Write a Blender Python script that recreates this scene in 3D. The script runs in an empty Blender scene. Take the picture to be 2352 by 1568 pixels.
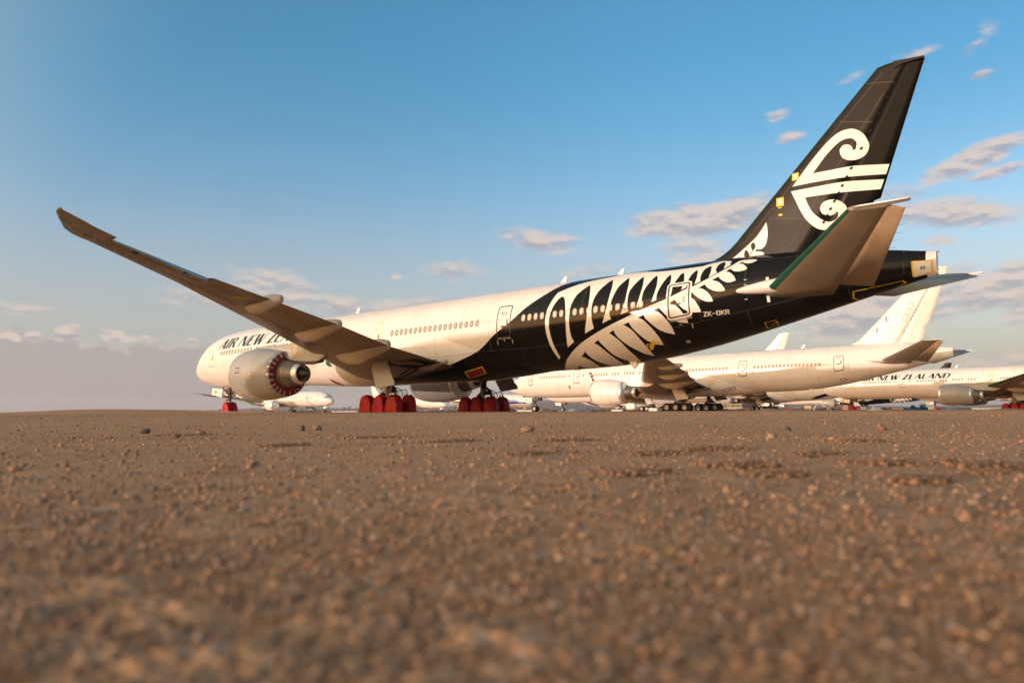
import bpy, math, random
import numpy as np
from mathutils import Vector, Matrix
from mathutils.geometry import delaunay_2d_cdt

# ------------------------------------------------------------------ camera, sky, sun, exposure
S = bpy.context.scene
C = S.collection
R = math.radians
cam_d = bpy.data.cameras.new('camera')
cam = bpy.data.objects.new('camera', cam_d); C.objects.link(cam)
CAM = Vector((79.879, -43.551, 0.0733))
RX = Vector((0.77777264, 0.62853113, -0.00428212)); UX = Vector((0.06115513, -0.06889216, 0.99574792)); FX = Vector((-0.62556356, 0.77472737, 0.09202034))
m = Matrix((RX, UX, -FX)).transposed().to_4x4(); m.translation = CAM
cam.matrix_world = m
FPX = 1720.33
cam_d.sensor_width = 36; cam_d.lens = FPX/2352*36
cam_d.clip_start = 0.02; cam_d.clip_end = 60000
cam_d.dof.use_dof = True; cam_d.dof.focus_distance = 75; cam_d.dof.aperture_fstop = 6.3
S.camera = cam
SUN_EL, SUN_AZ = 2.7, 201.0      # degrees; azimuth clockwise from +Y
S.view_settings.view_transform = 'Standard'; S.view_settings.look = 'None'
S.view_settings.exposure = 1.1; S.view_settings.gamma = 1
sun_d = bpy.data.lights.new('sun', 'SUN'); sun_d.energy = 1.7; sun_d.angle = R(0.55); sun_d.color = (1, .775, .63)
sun = bpy.data.objects.new('sun', sun_d); C.objects.link(sun)
sdir = Vector((math.sin(R(SUN_AZ))*math.cos(R(SUN_EL)), math.cos(R(SUN_AZ))*math.cos(R(SUN_EL)), math.sin(R(SUN_EL))))
sun.rotation_euler = sdir.to_track_quat('Z', 'Y').to_euler(); sun.location = sdir*200

world = bpy.data.worlds.new('World'); S.world = world; world.use_nodes = True
WN = world.node_tree; WN.nodes.clear()
class NB:
    """small helper for node graphs"""
    def __init__(s, nt): s.nt = nt
    def n(s, t, **k):
        x = s.nt.nodes.new(t)
        for a, b in k.items(): setattr(x, a, b)
        return x
    def put(s, sock, v):
        if isinstance(v, bpy.types.NodeSocket): s.nt.links.new(v, sock)
        else: sock.default_value = v
    def m(s, op, a, b=None, c=None, clamp=False):
        x = s.n('ShaderNodeMath', operation=op, use_clamp=clamp)
        for i, v in enumerate((a, b, c)):
            if v is not None: s.put(x.inputs[i], v)
        return x.outputs[0]
    def mix(s, f, a, b, bt='MIX'):
        x = s.n('ShaderNodeMix', data_type='RGBA', blend_type=bt)
        s.put(x.inputs[0], f); s.put(x.inputs[6], a if isinstance(a, bpy.types.NodeSocket) else (*a, 1)[:4]); s.put(x.inputs[7], b if isinstance(b, bpy.types.NodeSocket) else (*b, 1)[:4])
        return x.outputs[2]
    def sstep(s, v, lo, hi):
        x = s.n('ShaderNodeMapRange', interpolation_type='SMOOTHSTEP')
        s.put(x.inputs[0], v); s.put(x.inputs[1], lo); s.put(x.inputs[2], hi)
        return x.outputs[0]
    def noise(s, vec, scale, detail=4, rough=.55, dist=0):
        x = s.n('ShaderNodeTexNoise'); s.put(x.inputs['Vector'], vec)
        x.inputs['Scale'].default_value = scale; x.inputs['Detail'].default_value = detail
        x.inputs['Roughness'].default_value = rough; x.inputs['Distortion'].default_value = dist
        return x
    def comb(s, a, b, c=0.):
        x = s.n('ShaderNodeCombineXYZ'); s.put(x.inputs[0], a); s.put(x.inputs[1], b); s.put(x.inputs[2], c)
        return x.outputs[0]
def build_sky():
    b = NB(WN)
    sky = b.n('ShaderNodeTexSky', sky_type='NISHITA', sun_disc=False)
    sky.sun_elevation = R(SUN_EL); sky.sun_rotation = R(SUN_AZ)
    sky.altitude = 800; sky.air_density = 1.0; sky.dust_density = 1.6; sky.ozone_density = 1.0
    tc = b.n('ShaderNodeTexCoord'); sep = b.n('ShaderNodeSeparateXYZ'); WN.links.new(tc.outputs['Generated'], sep.inputs[0])
    x, y, z = sep.outputs
    az = b.m('MULTIPLY', b.m('ARCTAN2', x, y), 180/math.pi); el = b.m('MULTIPLY', b.m('ARCSINE', z), 180/math.pi)
    # the glow round the low sun stays warm; the opposite side of the dome is clear blue
    sd = sdir; toward = b.m('ADD', b.m('ADD', b.m('MULTIPLY', x, sd.x), b.m('MULTIPLY', y, sd.y)), b.m('MULTIPLY', z, .55))
    glow = b.sstep(toward, .12, .9)
    base = b.mix(1.0, sky.outputs[0], b.mix(glow, b.mix(b.sstep(el, 28, 48), b.mix(b.sstep(el, 5, 27), SKYLOW, SKYTINT), ZENITH), SUNSIDE), 'MULTIPLY')
    base = b.mix(b.m('MULTIPLY', b.sstep(az, -34, 2), b.sstep(el, 8, 22)), base, b.mix(1.0, base, (.80, .84, .86), 'MULTIPLY'))
    # clouds: soft ellipses in azimuth / elevation broken up by noise
    CL = [(-24.46,13.99,6.03,1.4,3,1.3),(-21.61,14.57,3.41,1.08,5,.9),(-37.06,12.95,3.88,1.05,-8,.75),(-24.84,11.79,2.86,1.28,-5,.6),(-56.39,9.05,3.67,1.33,-14,.7),(-52.62,7.91,3.49,.97,-16,.6),(-47.12,8.19,2.96,.72,10,.5),(-47.79,10.08,.46,.33,0,.7),(-43.14,10.55,2.68,.82,0,.45),(-33.05,10.48,2.34,.72,5,.5),(-6.45,16.13,4.0,.9,17,1.35),(-5.3,15.03,1.89,.43,8,.8),(-8.12,12.82,4.9,1.2,-6,.95),(-8.84,11.2,1.14,.46,-5,.55),(-17.92,19.19,1.14,.47,5,.8),(-18.77,20.76,.97,.46,10,.7),(-5.72,21.05,.92,.31,3,.75),(-5.13,23.76,.72,.55,-20,.4),(-9.64,23.16,1.58,.32,5,.45),(-13.39,22.52,1.13,.33,15,.5),(-6.18,22.79,.98,.31,20,.4),(-6.33,22.36,.34,.15,0,.5),(-10.97,7.32,6.81,2.06,6,1.05),(-5.7,7.75,3.6,1.6,8,1.2),(-14.55,6.05,4.6,1.3,8,1.0),(-5.71,3.28,2.8,.56,3,.7),(-11.16,14.51,2.13,.72,-5,.5),(-72.11,6.63,2.12,.39,-3,.45),(-61.98,7.84,3.13,.76,-8,.45),(-4.6,6.55,1.37,1.65,0,.7),
          (-72.95,4.75,.75,.4,0,1.6),(-71.68,4.95,.6,.35,0,1.6),(-69.75,5.25,1.0,.62,20,1.8),(-67.08,5.2,.9,.6,-10,1.8),(-66.2,5.0,1.2,.3,-5,.9),(-65.08,5.05,.5,.28,0,1.5),(-63.58,5.15,.5,.34,0,1.6),(-62.18,5.05,.5,.2,0,1),
          (20,12,9,2,4,.8),(45,16,7,1.6,0,.7),(80,9,12,2,0,.7),(-100,12,8,1.6,5,.7),(-130,9,12,2,0,.7),(5,20,4,.7,10,.6)]
    den = None; side = None
    wob = b.noise(b.comb(az, b.m('MULTIPLY', el, 1.6)), .55, 5, .6)
    wv = b.m('SUBTRACT', wob.outputs[0], .5)
    for a, e, ra, re, t, w in CL:
        c_, s_ = math.cos(R(t)), math.sin(R(t))
        da = b.m('SUBTRACT', az, a); de = b.m('SUBTRACT', el, e)
        u = b.m('ADD', b.m('MULTIPLY', da, c_/ra), b.m('MULTIPLY', de, s_/ra))
        v = b.m('ADD', b.m('MULTIPLY', da, -s_/re), b.m('MULTIPLY', de, c_/re))
        r2 = b.m('ADD', b.m('MULTIPLY', u, u), b.m('MULTIPLY', v, v))
        d = b.m('MULTIPLY', b.m('SUBTRACT', 1.0, r2), w)
        sh = b.m('MULTIPLY', v, b.m('MAXIMUM', d, 0.0))
        den = d if den is None else b.m('MAXIMUM', den, d)
        side = sh if side is None else b.m('ADD', side, sh)
    den = b.m('MAXIMUM', den, -1.0)
    fine = b.noise(b.comb(b.m('MULTIPLY', az, .62), b.m('MULTIPLY', el, 1.7), 3.3), .75, 7, .55)
    fine2 = b.noise(b.comb(b.m('MULTIPLY', b.m('ADD', az, .2), .62), b.m('MULTIPLY', b.m('ADD', el, .4), 1.7), 3.3), .75, 7, .55)
    raw = b.m('ADD', den, b.m('MULTIPLY', b.m('SUBTRACT', fine.outputs[0], .47), 2.2))
    dens = b.m('MULTIPLY', b.sstep(raw, -.12, 1.0), .85)
    lit = b.m('ADD', b.m('MULTIPLY', side, .55), b.m('MULTIPLY', b.m('SUBTRACT', fine.outputs[0], fine2.outputs[0]), 2.6))
    litf = b.sstep(lit, -.42, .24)
    ccol = b.mix(litf, CLOUD_DARK, CLOUD_LIT)
    # low bank of haze cloud towards the left horizon with bright heads
    bankn = b.noise(b.comb(az, b.m('MULTIPLY', el, .8), 9.), .42, 6, .6)
    edge = b.m('ADD', b.m('MULTIPLY', b.m('SUBTRACT', bankn.outputs[0], .5), 4.2), b.m('ADD', 4.95, b.m('MULTIPLY', b.m('ADD', az, 66), -.03)))
    azf = b.m('MULTIPLY', b.sstep(az, -42, -62), b.sstep(az, -120, -95))
    below = b.m('SUBTRACT', edge, el)
    bank = b.m('MULTIPLY', b.m('MULTIPLY', b.sstep(below, -.1, .5), azf), .55)
    bankc = b.mix(b.m('MULTIPLY', b.sstep(below, .9, .05), b.sstep(b.noise(b.comb(az, el, 2.), .8, 3).outputs[0], .45, .62)), BANK, CLOUD_LIT)
    # thin veil of dust along the whole horizon
    veil = b.m('MULTIPLY', b.sstep(el, 17, 0), .78)
    c1 = b.mix(veil, base, VEIL)
    c3 = b.mix(dens, b.mix(bank, c1, bankc), ccol)
    bg = b.n('ShaderNodeBackground'); WN.links.new(c3, bg.inputs[0]); bg.inputs[1].default_value = 0.12
    out = b.n('ShaderNodeOutputWorld'); WN.links.new(bg.outputs[0], out.inputs[0])
# radiance before the background strength
SKYTINT = (.62, 1.45, 2.05); SKYLOW = (1.44, 1.46, 1.9); ZENITH = (.55, .80, 1.05); SUNSIDE = (5.0, 3.55, 2.3)
CLOUD_LIT = (2.95, 2.45, 2.15); CLOUD_DARK = (1.7, 1.62, 1.76); BANK = (1.58, 1.36, 1.44); VEIL = (1.68, 1.66, 1.76)
build_sky()
# ------------------------------------------------------------------ materials
MATS = {}
def mat(name, col, rough=.5, metal=0., spec=.5, coat=0., noise=0., nscale=3., bump=0., bscale=20.):
    if name in MATS: return MATS[name]
    mt = bpy.data.materials.new(name); mt.use_nodes = True; nt = mt.node_tree; b = NB(nt)
    p = nt.nodes['Principled BSDF']
    p.inputs['Base Color'].default_value = (*col, 1); p.inputs['Roughness'].default_value = rough
    p.inputs['Metallic'].default_value = metal; p.inputs['Specular IOR Level'].default_value = spec
    p.inputs['Coat Weight'].default_value = coat; p.inputs['Coat Roughness'].default_value = .06
    if noise or bump:
        tc = b.n('ShaderNodeTexCoord')
    if noise:
        nz = b.noise(tc.outputs['Object'], nscale, 6, .6)
        f = b.sstep(nz.outputs[0], .3, .7)
        nt.links.new(b.mix(f, tuple(c*(1-noise) for c in col), tuple(min(1, c*(1+noise)) for c in col)), p.inputs['Base Color'])
        b.put(p.inputs['Roughness'], b.m('ADD', rough-.5*noise*rough, b.m('MULTIPLY', f, noise*rough)))
    if bump:
        nz2 = b.noise(tc.outputs['Object'], bscale, 5, .6, .6)
        bp = b.n('ShaderNodeBump'); bp.inputs['Strength'].default_value = bump; bp.inputs['Distance'].default_value = .05
        nt.links.new(nz2.outputs[0], bp.inputs['Height']); nt.links.new(bp.outputs[0], p.inputs['Normal'])
    MATS[name] = mt
    return mt
def paint(name, col, rough=.3, black=None, lines=.34):
    """aircraft skin: faint panel seams from the unrolled UVs, light staining, optional black rear livery"""
    if name in MATS: return MATS[name]
    mt = bpy.data.materials.new(name); mt.use_nodes = True; nt = mt.node_tree; b = NB(nt)
    p = nt.nodes['Principled BSDF']; tc = b.n('ShaderNodeTexCoord')
    br = b.n('ShaderNodeTexBrick'); br.offset = .5
    nt.links.new(tc.outputs['UV'], br.inputs['Vector'])
    br.inputs['Scale'].default_value = 1; br.inputs['Mortar Size'].default_value = .03; br.inputs['Mortar Smooth'].default_value = .2
    br.inputs['Brick Width'].default_value = 5.3; br.inputs['Row Height'].default_value = 2.17
    seam = br.outputs['Fac']
    nz = b.noise(tc.outputs['Object'], .35, 8, .65); st = b.sstep(nz.outputs[0], .35, .75)
    base = b.mix(st, col, tuple(c*.90 for c in col))
    rg = b.m('ADD', rough, b.m('MULTIPLY', st, .08))
    if black:
        sep = b.n('ShaderNodeSeparateXYZ'); nt.links.new(tc.outputs['Object'], sep.inputs[0])
        fc = b.n('ShaderNodeFloatCurve'); cv = fc.mapping.curves[0]
        pts = [((z-2)/7.5, (x-30)/30) for z, x in black]
        cv.points[0].location = pts[0]; cv.points[1].location = pts[-1]
        for q in pts[1:-1]: cv.points.new(*q)
        for q in cv.points: q.handle_type = 'AUTO'
        fc.mapping.use_clip = False; fc.mapping.update()
        b.put(fc.inputs['Value'], b.m('DIVIDE', b.m('SUBTRACT', sep.outputs[2], 2.), 7.5))
        xb = b.m('ADD', b.m('MULTIPLY', fc.outputs[0], 30.), 30.)
        f = b.m('MULTIPLY', b.m('GREATER_THAN', sep.outputs[0], xb), b.m('LESS_THAN', sep.outputs[0], 72.55))
        base = b.mix(f, base, BLACK)
        rg = b.m('ADD', b.m('MULTIPLY', b.m('SUBTRACT', 1., f), rg), b.m('MULTIPLY', f, .13))
    if black: b.put(p.inputs['Specular IOR Level'], b.m('SUBTRACT', .5, b.m('MULTIPLY', f, .26)))
    base = b.mix(b.m('MULTIPLY', seam, lines), base, (.12, .11, .1))
    nt.links.new(base, p.inputs['Base Color']); b.put(p.inputs['Roughness'], rg)
    MATS[name] = mt
    return mt
BLACK = (.007, .007, .008)
BEDGE = [(2.0, 30.5), (2.45, 32.6), (2.73, 34.6), (3.18, 39.1), (3.78, 41.8), (4.43, 43.74), (5.5, 45.62), (6.42, 47.25), (7.24, 48.35), (8.05, 49.6), (8.6, 50.4), (8.9, 51.0), (9.1, 51.8), (9.5, 53.5)]
white = paint('white_paint', (.79, .79, .79), .28)
white_black = paint('white_black_paint', (.79, .79, .79), .28, BEDGE)
fin_black = mat('black_fin_paint', (.011, .0108, .0105), .36, spec=.18, noise=.2, nscale=.5)
deep_black = mat('black_paint', BLACK, .16, spec=.24); rudder_black = mat('rudder_shaded_black', (.006, .006, .006), .30, spec=.16)  # rudder base darker than the fin: its dimmer reflection put into the colour
decal_white = mat('white_livery', (.80, .79, .77), .3)
white_part = mat('white_part_paint', (.78, .77, .75), .32, noise=.05, nscale=.8)
grey = mat('grey_paint', (.34, .345, .335), .3, noise=.06, nscale=.6)
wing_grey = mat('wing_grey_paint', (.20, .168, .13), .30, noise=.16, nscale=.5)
fair_m = mat('fairing_paint', (.40, .36, .30), .35, noise=.08, nscale=.8)
edge_metal = mat('leading_edge_metal', (.55, .55, .55), .3, .7, noise=.1)
green = mat('green_protective_film', (.012, .105, .072), .35, noise=.3, nscale=2.)
red = mat('red_vinyl', (.36, .007, .011), .42, spec=.22, noise=.35, nscale=1.1, bump=.9, bscale=2.6)
red_flat = mat('red_cover', (.23, .012, .012), .5, noise=.25, nscale=4.)
foil = mat('silver_foil', (.82, .82, .84), .26, .75, bump=1.0, bscale=7.)
white_foil = mat('white_foil', (.80, .82, .84), .35, .15, bump=.8, bscale=14.)
elev_sunlit_m = mat('elevator_sunlit_tone', (.42, .31, .20), .42, noise=.12, nscale=.5)  # golden low sun on the drooped elevators is mixed into this colour
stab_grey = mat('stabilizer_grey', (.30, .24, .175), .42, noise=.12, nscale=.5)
silver_tape = mat('silver_tape', (.55, .55, .53), .4, .6)
yellow = mat('yellow_tape', (.78, .52, .012), .5, noise=.15, nscale=6.)
tyre_m = mat('tyre_rubber', (.016, .015, .015), .75, noise=.3, nscale=5.)
rim_m = mat('wheel_rim', (.52, .49, .44), .45, noise=.15, nscale=6.)
dark = mat('dark_steel', (.045, .042, .04), .5, .4, noise=.3, nscale=3.)
strut_m = mat('strut_grey', (.30, .29, .27), .45, noise=.25, nscale=4.)
bare = mat('bare_titanium', (.15, .15, .15), .48, .4, noise=.25, nscale=2.)
cone_m = mat('exhaust_cone_black', (.02, .02, .02), .5, noise=.3)
navy = mat('navy_lettering', (.012, .012, .035), .35)
pale = mat('pale_lettering', (.62, .60, .56), .4)
black_mark = mat('black_marking', (.01, .01, .01), .5)
pane_m = mat('window_pane', (.40, .385, .36), .15); pane_light = mat('window_blind', (.56, .53, .48), .15)
ring_m = mat('window_ring', (.13, .12, .11), .4)
ring_light = mat('window_ring_beige', (.42, .36, .30), .4)
hole = mat('dark_opening', (.004, .004, .004), .9)
glass_m = mat('cockpit_glass', (.10, .14, .19), .08)
seam_m = mat('seam_line', (.13, .12, .11), .6)
navy_band = mat('navy_band', (.008, .012, .06), .25)
teal_band = mat('teal_band', (.02, .20, .17), .3)
blue_band = mat('blue_band', (.006, .02, .22), .25); light_blue = mat('light_blue_band', (.13, .19, .42), .28)

# ------------------------------------------------------------------ mesh helpers
def link(name, verts, faces, mats, parent=None, mi=None, smooth=True, uv=None):
    me = bpy.data.meshes.new(name)
    me.from_pydata([tuple(v) for v in verts], [], faces)
    for x in (mats if isinstance(mats, (list, tuple)) else [mats]): me.materials.append(x)
    if mi is not None: me.polygons.foreach_set('material_index', mi)
    if smooth: me.polygons.foreach_set('use_smooth', [True]*len(me.polygons))
    if uv is not None:
        ul = me.uv_layers.new(name='UVMap')
        li = np.empty(len(me.loops), int); me.loops.foreach_get('vertex_index', li)
        ul.data.foreach_set('uv', np.asarray(uv, float)[li].ravel())
    me.update()
    o = bpy.data.objects.new(name, me); C.objects.link(o)
    if parent: o.parent = parent
    return o
def tag(o, label=None, cat=None, group=None, kind=None):
    for k, v in (('label', label), ('category', cat), ('group', group), ('kind', kind)):
        if v: o[k] = v
    return o
def empty(name, loc, rz=0., label=None, cat=None, group=None):
    o = bpy.data.objects.new(name, None); C.objects.link(o); o.location = loc; o.rotation_euler = (0, 0, rz)
    o.empty_display_size = .3
    return tag(o, label, cat, group)
class MB:
    def __init__(s): s.v = []; s.f = []; s.mi = []
    def add(s, vs, fs, m=0):
        k = len(s.v); s.v += [tuple(v) for v in vs]
        s.f += [tuple(i+k for i in f) for f in fs]; s.mi += [m]*len(fs)
    def box(s, c, d, m=0, rot=None, bev=0.0):
        x, y, z = (q/2 for q in d); b = min(bev, x*.9, y*.9, z*.9)
        if b <= 0:
            vs = [Vector((i*x, j*y, k*z)) for i in (-1, 1) for j in (-1, 1) for k in (-1, 1)]
            fs = [(0, 1, 3, 2), (4, 6, 7, 5), (0, 4, 5, 1), (2, 3, 7, 6), (0, 2, 6, 4), (1, 5, 7, 3)]
        else:
            vs = []; 
            rings = [(x-b, y-b, -z), (x, y, -z+b), (x, y, z-b), (x-b, y-b, z)]
            for rx, ry, rz in rings:
                c2 = b if rx == x else b*.4
                vs += [Vector(p) for p in ((-rx+c2, -ry, rz), (rx-c2, -ry, rz), (rx, -ry+c2, rz), (rx, ry-c2, rz), (rx-c2, ry, rz), (-rx+c2, ry, rz), (-rx, ry-c2, rz), (-rx, -ry+c2, rz))]
            fs = [tuple(range(7, -1, -1)), tuple(range(24, 32))]
            for r in range(3):
                for k in range(8): fs.append((r*8+k, r*8+(k+1) % 8, r*8+8+(k+1) % 8, r*8+8+k))
        M = rot or Matrix.Identity(3)
        s.add([M @ v+Vector(c) for v in vs], fs, m)
    def tube(s, a, b, r0, r1=None, n=12, m=0, cap=True):
        a, b = Vector(a), Vector(b); r1 = r0 if r1 is None else r1
        d = (b-a).normalized(); u = d.orthogonal().normalized(); w = d.cross(u)
        vs = [p+(u*math.cos(t)+w*math.sin(t))*r for p, r in ((a, r0), (b, r1)) for t in (2*math.pi*k/n for k in range(n))]
        fs = [(k, (k+1) % n, n+(k+1) % n, n+k) for k in range(n)]
        if cap: fs += [tuple(range(n-1, -1, -1)), tuple(range(n, 2*n))]
        s.add(vs, fs, m)
    def path(s, pts, r, n=6, m=0):
        for a, b in zip(pts, pts[1:]): s.tube(a, b, r, r, n, m)
    def prism(s, poly, t0, t1, fn, m=0):
        """polygon (u,v) extruded from t0 to t1, fn(u,v,t)->xyz"""
        n = len(poly)
        vs = [fn(u, v, t0) for u, v in poly]+[fn(u, v, t1) for u, v in poly]
        fs = [tuple(range(n-1, -1, -1)), tuple(range(n, 2*n))]+[(k, (k+1) % n, n+(k+1) % n, n+k) for k in range(n)]
        s.add(vs, fs, m)
    def rev(s, prof, n=32, fn=None, m=0, a0=0., a1=2*math.pi, ms=None):
        """profile (x,r) about the x axis; fn maps local point"""
        full = abs(a1-a0-2*math.pi) < 1e-6; k = n if full else n+1
        vs = [(x, r*math.cos(a), r*math.sin(a)) for x, r in prof for a in (a0+(a1-a0)*i/n for i in range(k))]
        if fn: vs = [fn(v) for v in vs]
        base = len(s.v); s.v += [tuple(v) for v in vs]
        for j in range(len(prof)-1):
            for i in range(n):
                i2 = (i+1) % k
                s.f.append((base+j*k+i, base+j*k+i2, base+(j+1)*k+i2, base+(j+1)*k+i)); s.mi.append(ms[j] if ms else m)
    def build(s, name, mats, parent=None, smooth=False):
        return link(name, s.v, s.f, mats, parent, s.mi if isinstance(mats, (list, tuple)) else None, smooth)
def pch(xs, ys):
    n = len(xs); d = [(ys[i+1]-ys[i])/(xs[i+1]-xs[i]) for i in range(n-1)]; m = [0]*n
    m[0] = d[0]; m[-1] = d[-1]
    for i in range(1, n-1):
        if d[i-1]*d[i] > 0:
            h0 = xs[i]-xs[i-1]; h1 = xs[i+1]-xs[i]; w1 = 2*h1+h0; w2 = h1+2*h0
            m[i] = (w1+w2)/(w1/d[i-1]+w2/d[i])
    def f(x):
        if x <= xs[0]: return ys[0]
        if x >= xs[-1]: return ys[-1]
        lo, hi = 0, n-1
        while hi-lo > 1:
            k = (lo+hi)//2
            if xs[k] <= x: lo = k
            else: hi = k
        h = xs[lo+1]-xs[lo]; t = (x-xs[lo])/h
        return (2*t**3-3*t*t+1)*ys[lo]+(t**3-2*t*t+t)*h*m[lo]+(3*t*t-2*t**3)*ys[lo+1]+(t**3-t*t)*h*m[lo+1]
    return f
def lerp_tab(tab):
    xs = [t[0] for t in tab]
    def f(y):
        y = min(max(y, xs[0]), xs[-1]); k = 0
        while k < len(xs)-2 and xs[k+1] < y: k += 1
        t = (y-xs[k])/(xs[k+1]-xs[k])
        return [a+(b-a)*t for a, b in zip(tab[k][1:], tab[k+1][1:])]
    return f
RF = 3.1
class Fus:
    """fuselage surface: stations of (x, top, bottom, half width) about a slightly rising axis"""
    def __init__(s, tab, ax0=5.449, axs=.011):
        xs = [t[0] for t in tab]; s.x0, s.x1 = xs[0], xs[-1]; s.ax0, s.axs = ax0, axs
        s.T, s.B, s.W = (pch(xs, [t[i] for t in tab]) for i in (1, 2, 3))
    def pt(s, x, phi, off=0.):
        t, b, w = s.T(x), s.B(x), s.W(x); mm = (t+b)/2; h = (t-b)/2; a = R(phi)
        n = math.hypot(math.sin(a)*h, math.cos(a)*w) or 1
        return (x, -(w*math.sin(a)+off*math.sin(a)*h/n), s.ax0+s.axs*x+mm+h*math.cos(a)+off*math.cos(a)*w/n)
    def phi_at(s, x, zrel):
        t, b = s.T(x), s.B(x); mm = (t+b)/2; h = (t-b)/2
        return math.degrees(math.acos(max(-1, min(1, (zrel-mm)/h))))
    def uv(s, off, side=1):
        return lambda u, v: s.pt(u, side*math.degrees(v/RF), off)
F777 = Fus([(0,-1.0,-1.0,.02),(.12,-.62,-1.38,.42),(.4,-.28,-1.7,.78),(.9,.1,-1.98,1.16),(1.6,.55,-2.22,1.55),(2.4,1.12,-2.43,1.9),(3.3,1.72,-2.6,2.2),(4.3,2.2,-2.75,2.47),(5.5,2.55,-2.88,2.69),(7,2.82,-2.98,2.88),(9,3.01,-3.06,3.02),(11.5,3.1,-3.1,3.1),(14,3.1,-3.1,3.1),(48,3.1,-3.1,3.1),(51.5,3.1,-3.08,3.1),(54,3.1,-3.0,3.07),(57,3.1,-2.75,2.93),(60,3.1,-2.3,2.65),(63,3.08,-1.68,2.27),(66,2.95,-.98,1.8),(69,2.62,-.25,1.25),(71,2.3,.24,.84),(72.4,2.05,.58,.46),(73.0,1.95,.72,.3)])
F747 = Fus([(0,-1.2,-1.2,.02),(.15,-.6,-1.7,.5),(.6,.1,-2.2,.95),(1.4,.95,-2.6,1.5),(2.4,2.0,-2.85,2.0),(3.4,3.0,-3.0,2.35),(4.6,3.95,-3.1,2.65),(6.5,4.6,-3.2,2.95),(9,4.9,-3.25,3.2),(18,4.85,-3.25,3.25),(24,3.9,-3.25,3.25),(30,3.35,-3.25,3.25),(48,3.3,-3.2,3.25),(54,3.25,-2.8,3.1),(60,3.1,-1.8,2.5),(65,2.8,-.6,1.7),(68.5,2.3,.5,.6),(69,2.2,.7,.4)])
def inpoly(p, poly):
    x, y = p; c = False; j = len(poly)-1
    for i in range(len(poly)):
        xi, yi = poly[i]; xj, yj = poly[j]
        if (yi > y) != (yj > y) and x < (xj-xi)*(y-yi)/(yj-yi)+xi: c = not c
        j = i
    return c
def decal(name, polys, fmap, m, parent, step=.4, holes=False):
    """flat outlines (u,v) wrapped onto a curved surface as a finely triangulated sheet"""
    vs = []; es = []
    for poly in polys:
        k = len(vs); n = 0
        for a, b in zip(poly, list(poly[1:])+[poly[0]]):
            a, b = Vector(a), Vector(b); q = max(1, int((b-a).length/step))
            for i in range(q): vs.append(a+(b-a)*i/q); n += 1
        es += [(k+i, k+(i+1) % n) for i in range(n)]
    us = [v[0] for v in vs]; ws = [v[1] for v in vs]
    if max(us)-min(us) > step or max(ws)-min(ws) > step:
        u = min(us)+step*.5
        while u < max(us):
            w = min(ws)+step*.5
            while w < max(ws): vs.append(Vector((u+.013*math.sin(7*w), w))); w += step
            u += step
    V, E, Fc, *_ = delaunay_2d_cdt(vs, es, [], 0, 1e-4)
    fs = []
    for f in Fc:
        c = (sum(V[i][0] for i in f)/3, sum(V[i][1] for i in f)/3)
        k = sum(inpoly(c, p) for p in polys)
        if (k % 2 if holes else k): fs.append(tuple(f))
    P = [Vector(fmap(v[0], v[1])) for v in V]
    if fs:
        # face outwards (towards the side the decal sits on)
        s_ = 0
        for f in fs[:40]:
            nn = (P[f[1]]-P[f[0]]).cross(P[f[2]]-P[f[0]]); s_ += nn.y*(-1 if P[f[0]].y < 0 else 1)*-1
        if s_ > 0: fs = [f[::-1] for f in fs]
    return link(name, P, fs, m, parent)
def stroke(pts, w, closed=False):
    """polyline of constant width as quads with mitred overlap"""
    out = []
    q = list(pts)+([pts[0]] if closed else [])
    for a, b in zip(q, q[1:]):
        a, b = Vector(a), Vector(b); d = b-a
        if d.length < 1e-6: continue
        d.normalize(); n = Vector((-d.y, d.x))*w/2; e = d*w*.45
        out.append([tuple(p) for p in (a-e-n, b+e-n, b+e+n, a-e+n)])
    return out
def smooth_poly(poly, lim=38):
    """round the gentle bends of a traced outline, keep its sharp points"""
    n = len(poly); P = [Vector(p) for p in poly]; out = []
    def corner(i):
        a, b = P[i]-P[i-1], P[(i+1) % n]-P[i]
        return a.length < 1e-6 or b.length < 1e-6 or math.degrees(abs(a.angle_signed(b, 0))) > lim
    cs = [corner(i) for i in range(n)]
    for i in range(n):
        p0, p1, p2, p3 = P[i-1], P[i], P[(i+1) % n], P[(i+2) % n]
        if cs[i]: p0 = p1*2-p2
        if cs[(i+1) % n]: p3 = p2*2-p1
        q = 1 if (cs[i] and cs[(i+1) % n]) else 3
        for k in range(q):
            t = k/q; out.append(tuple(.5*(2*p1+(p2-p0)*t+(2*p0-5*p1+4*p2-p3)*t*t+(3*p1-p0-3*p2+p3)*t**3)))
    return out
def rrect(u0, u1, v0, v1, r, n=5):
    pts = []
    for cx, cy, a0 in ((u1-r, v0+r, -90), (u1-r, v1-r, 0), (u0+r, v1-r, 90), (u0+r, v0+r, 180)):
        pts += [(cx+r*math.cos(R(a0+90*k/n)), cy+r*math.sin(R(a0+90*k/n))) for k in range(n+1)]
    return pts
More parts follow.
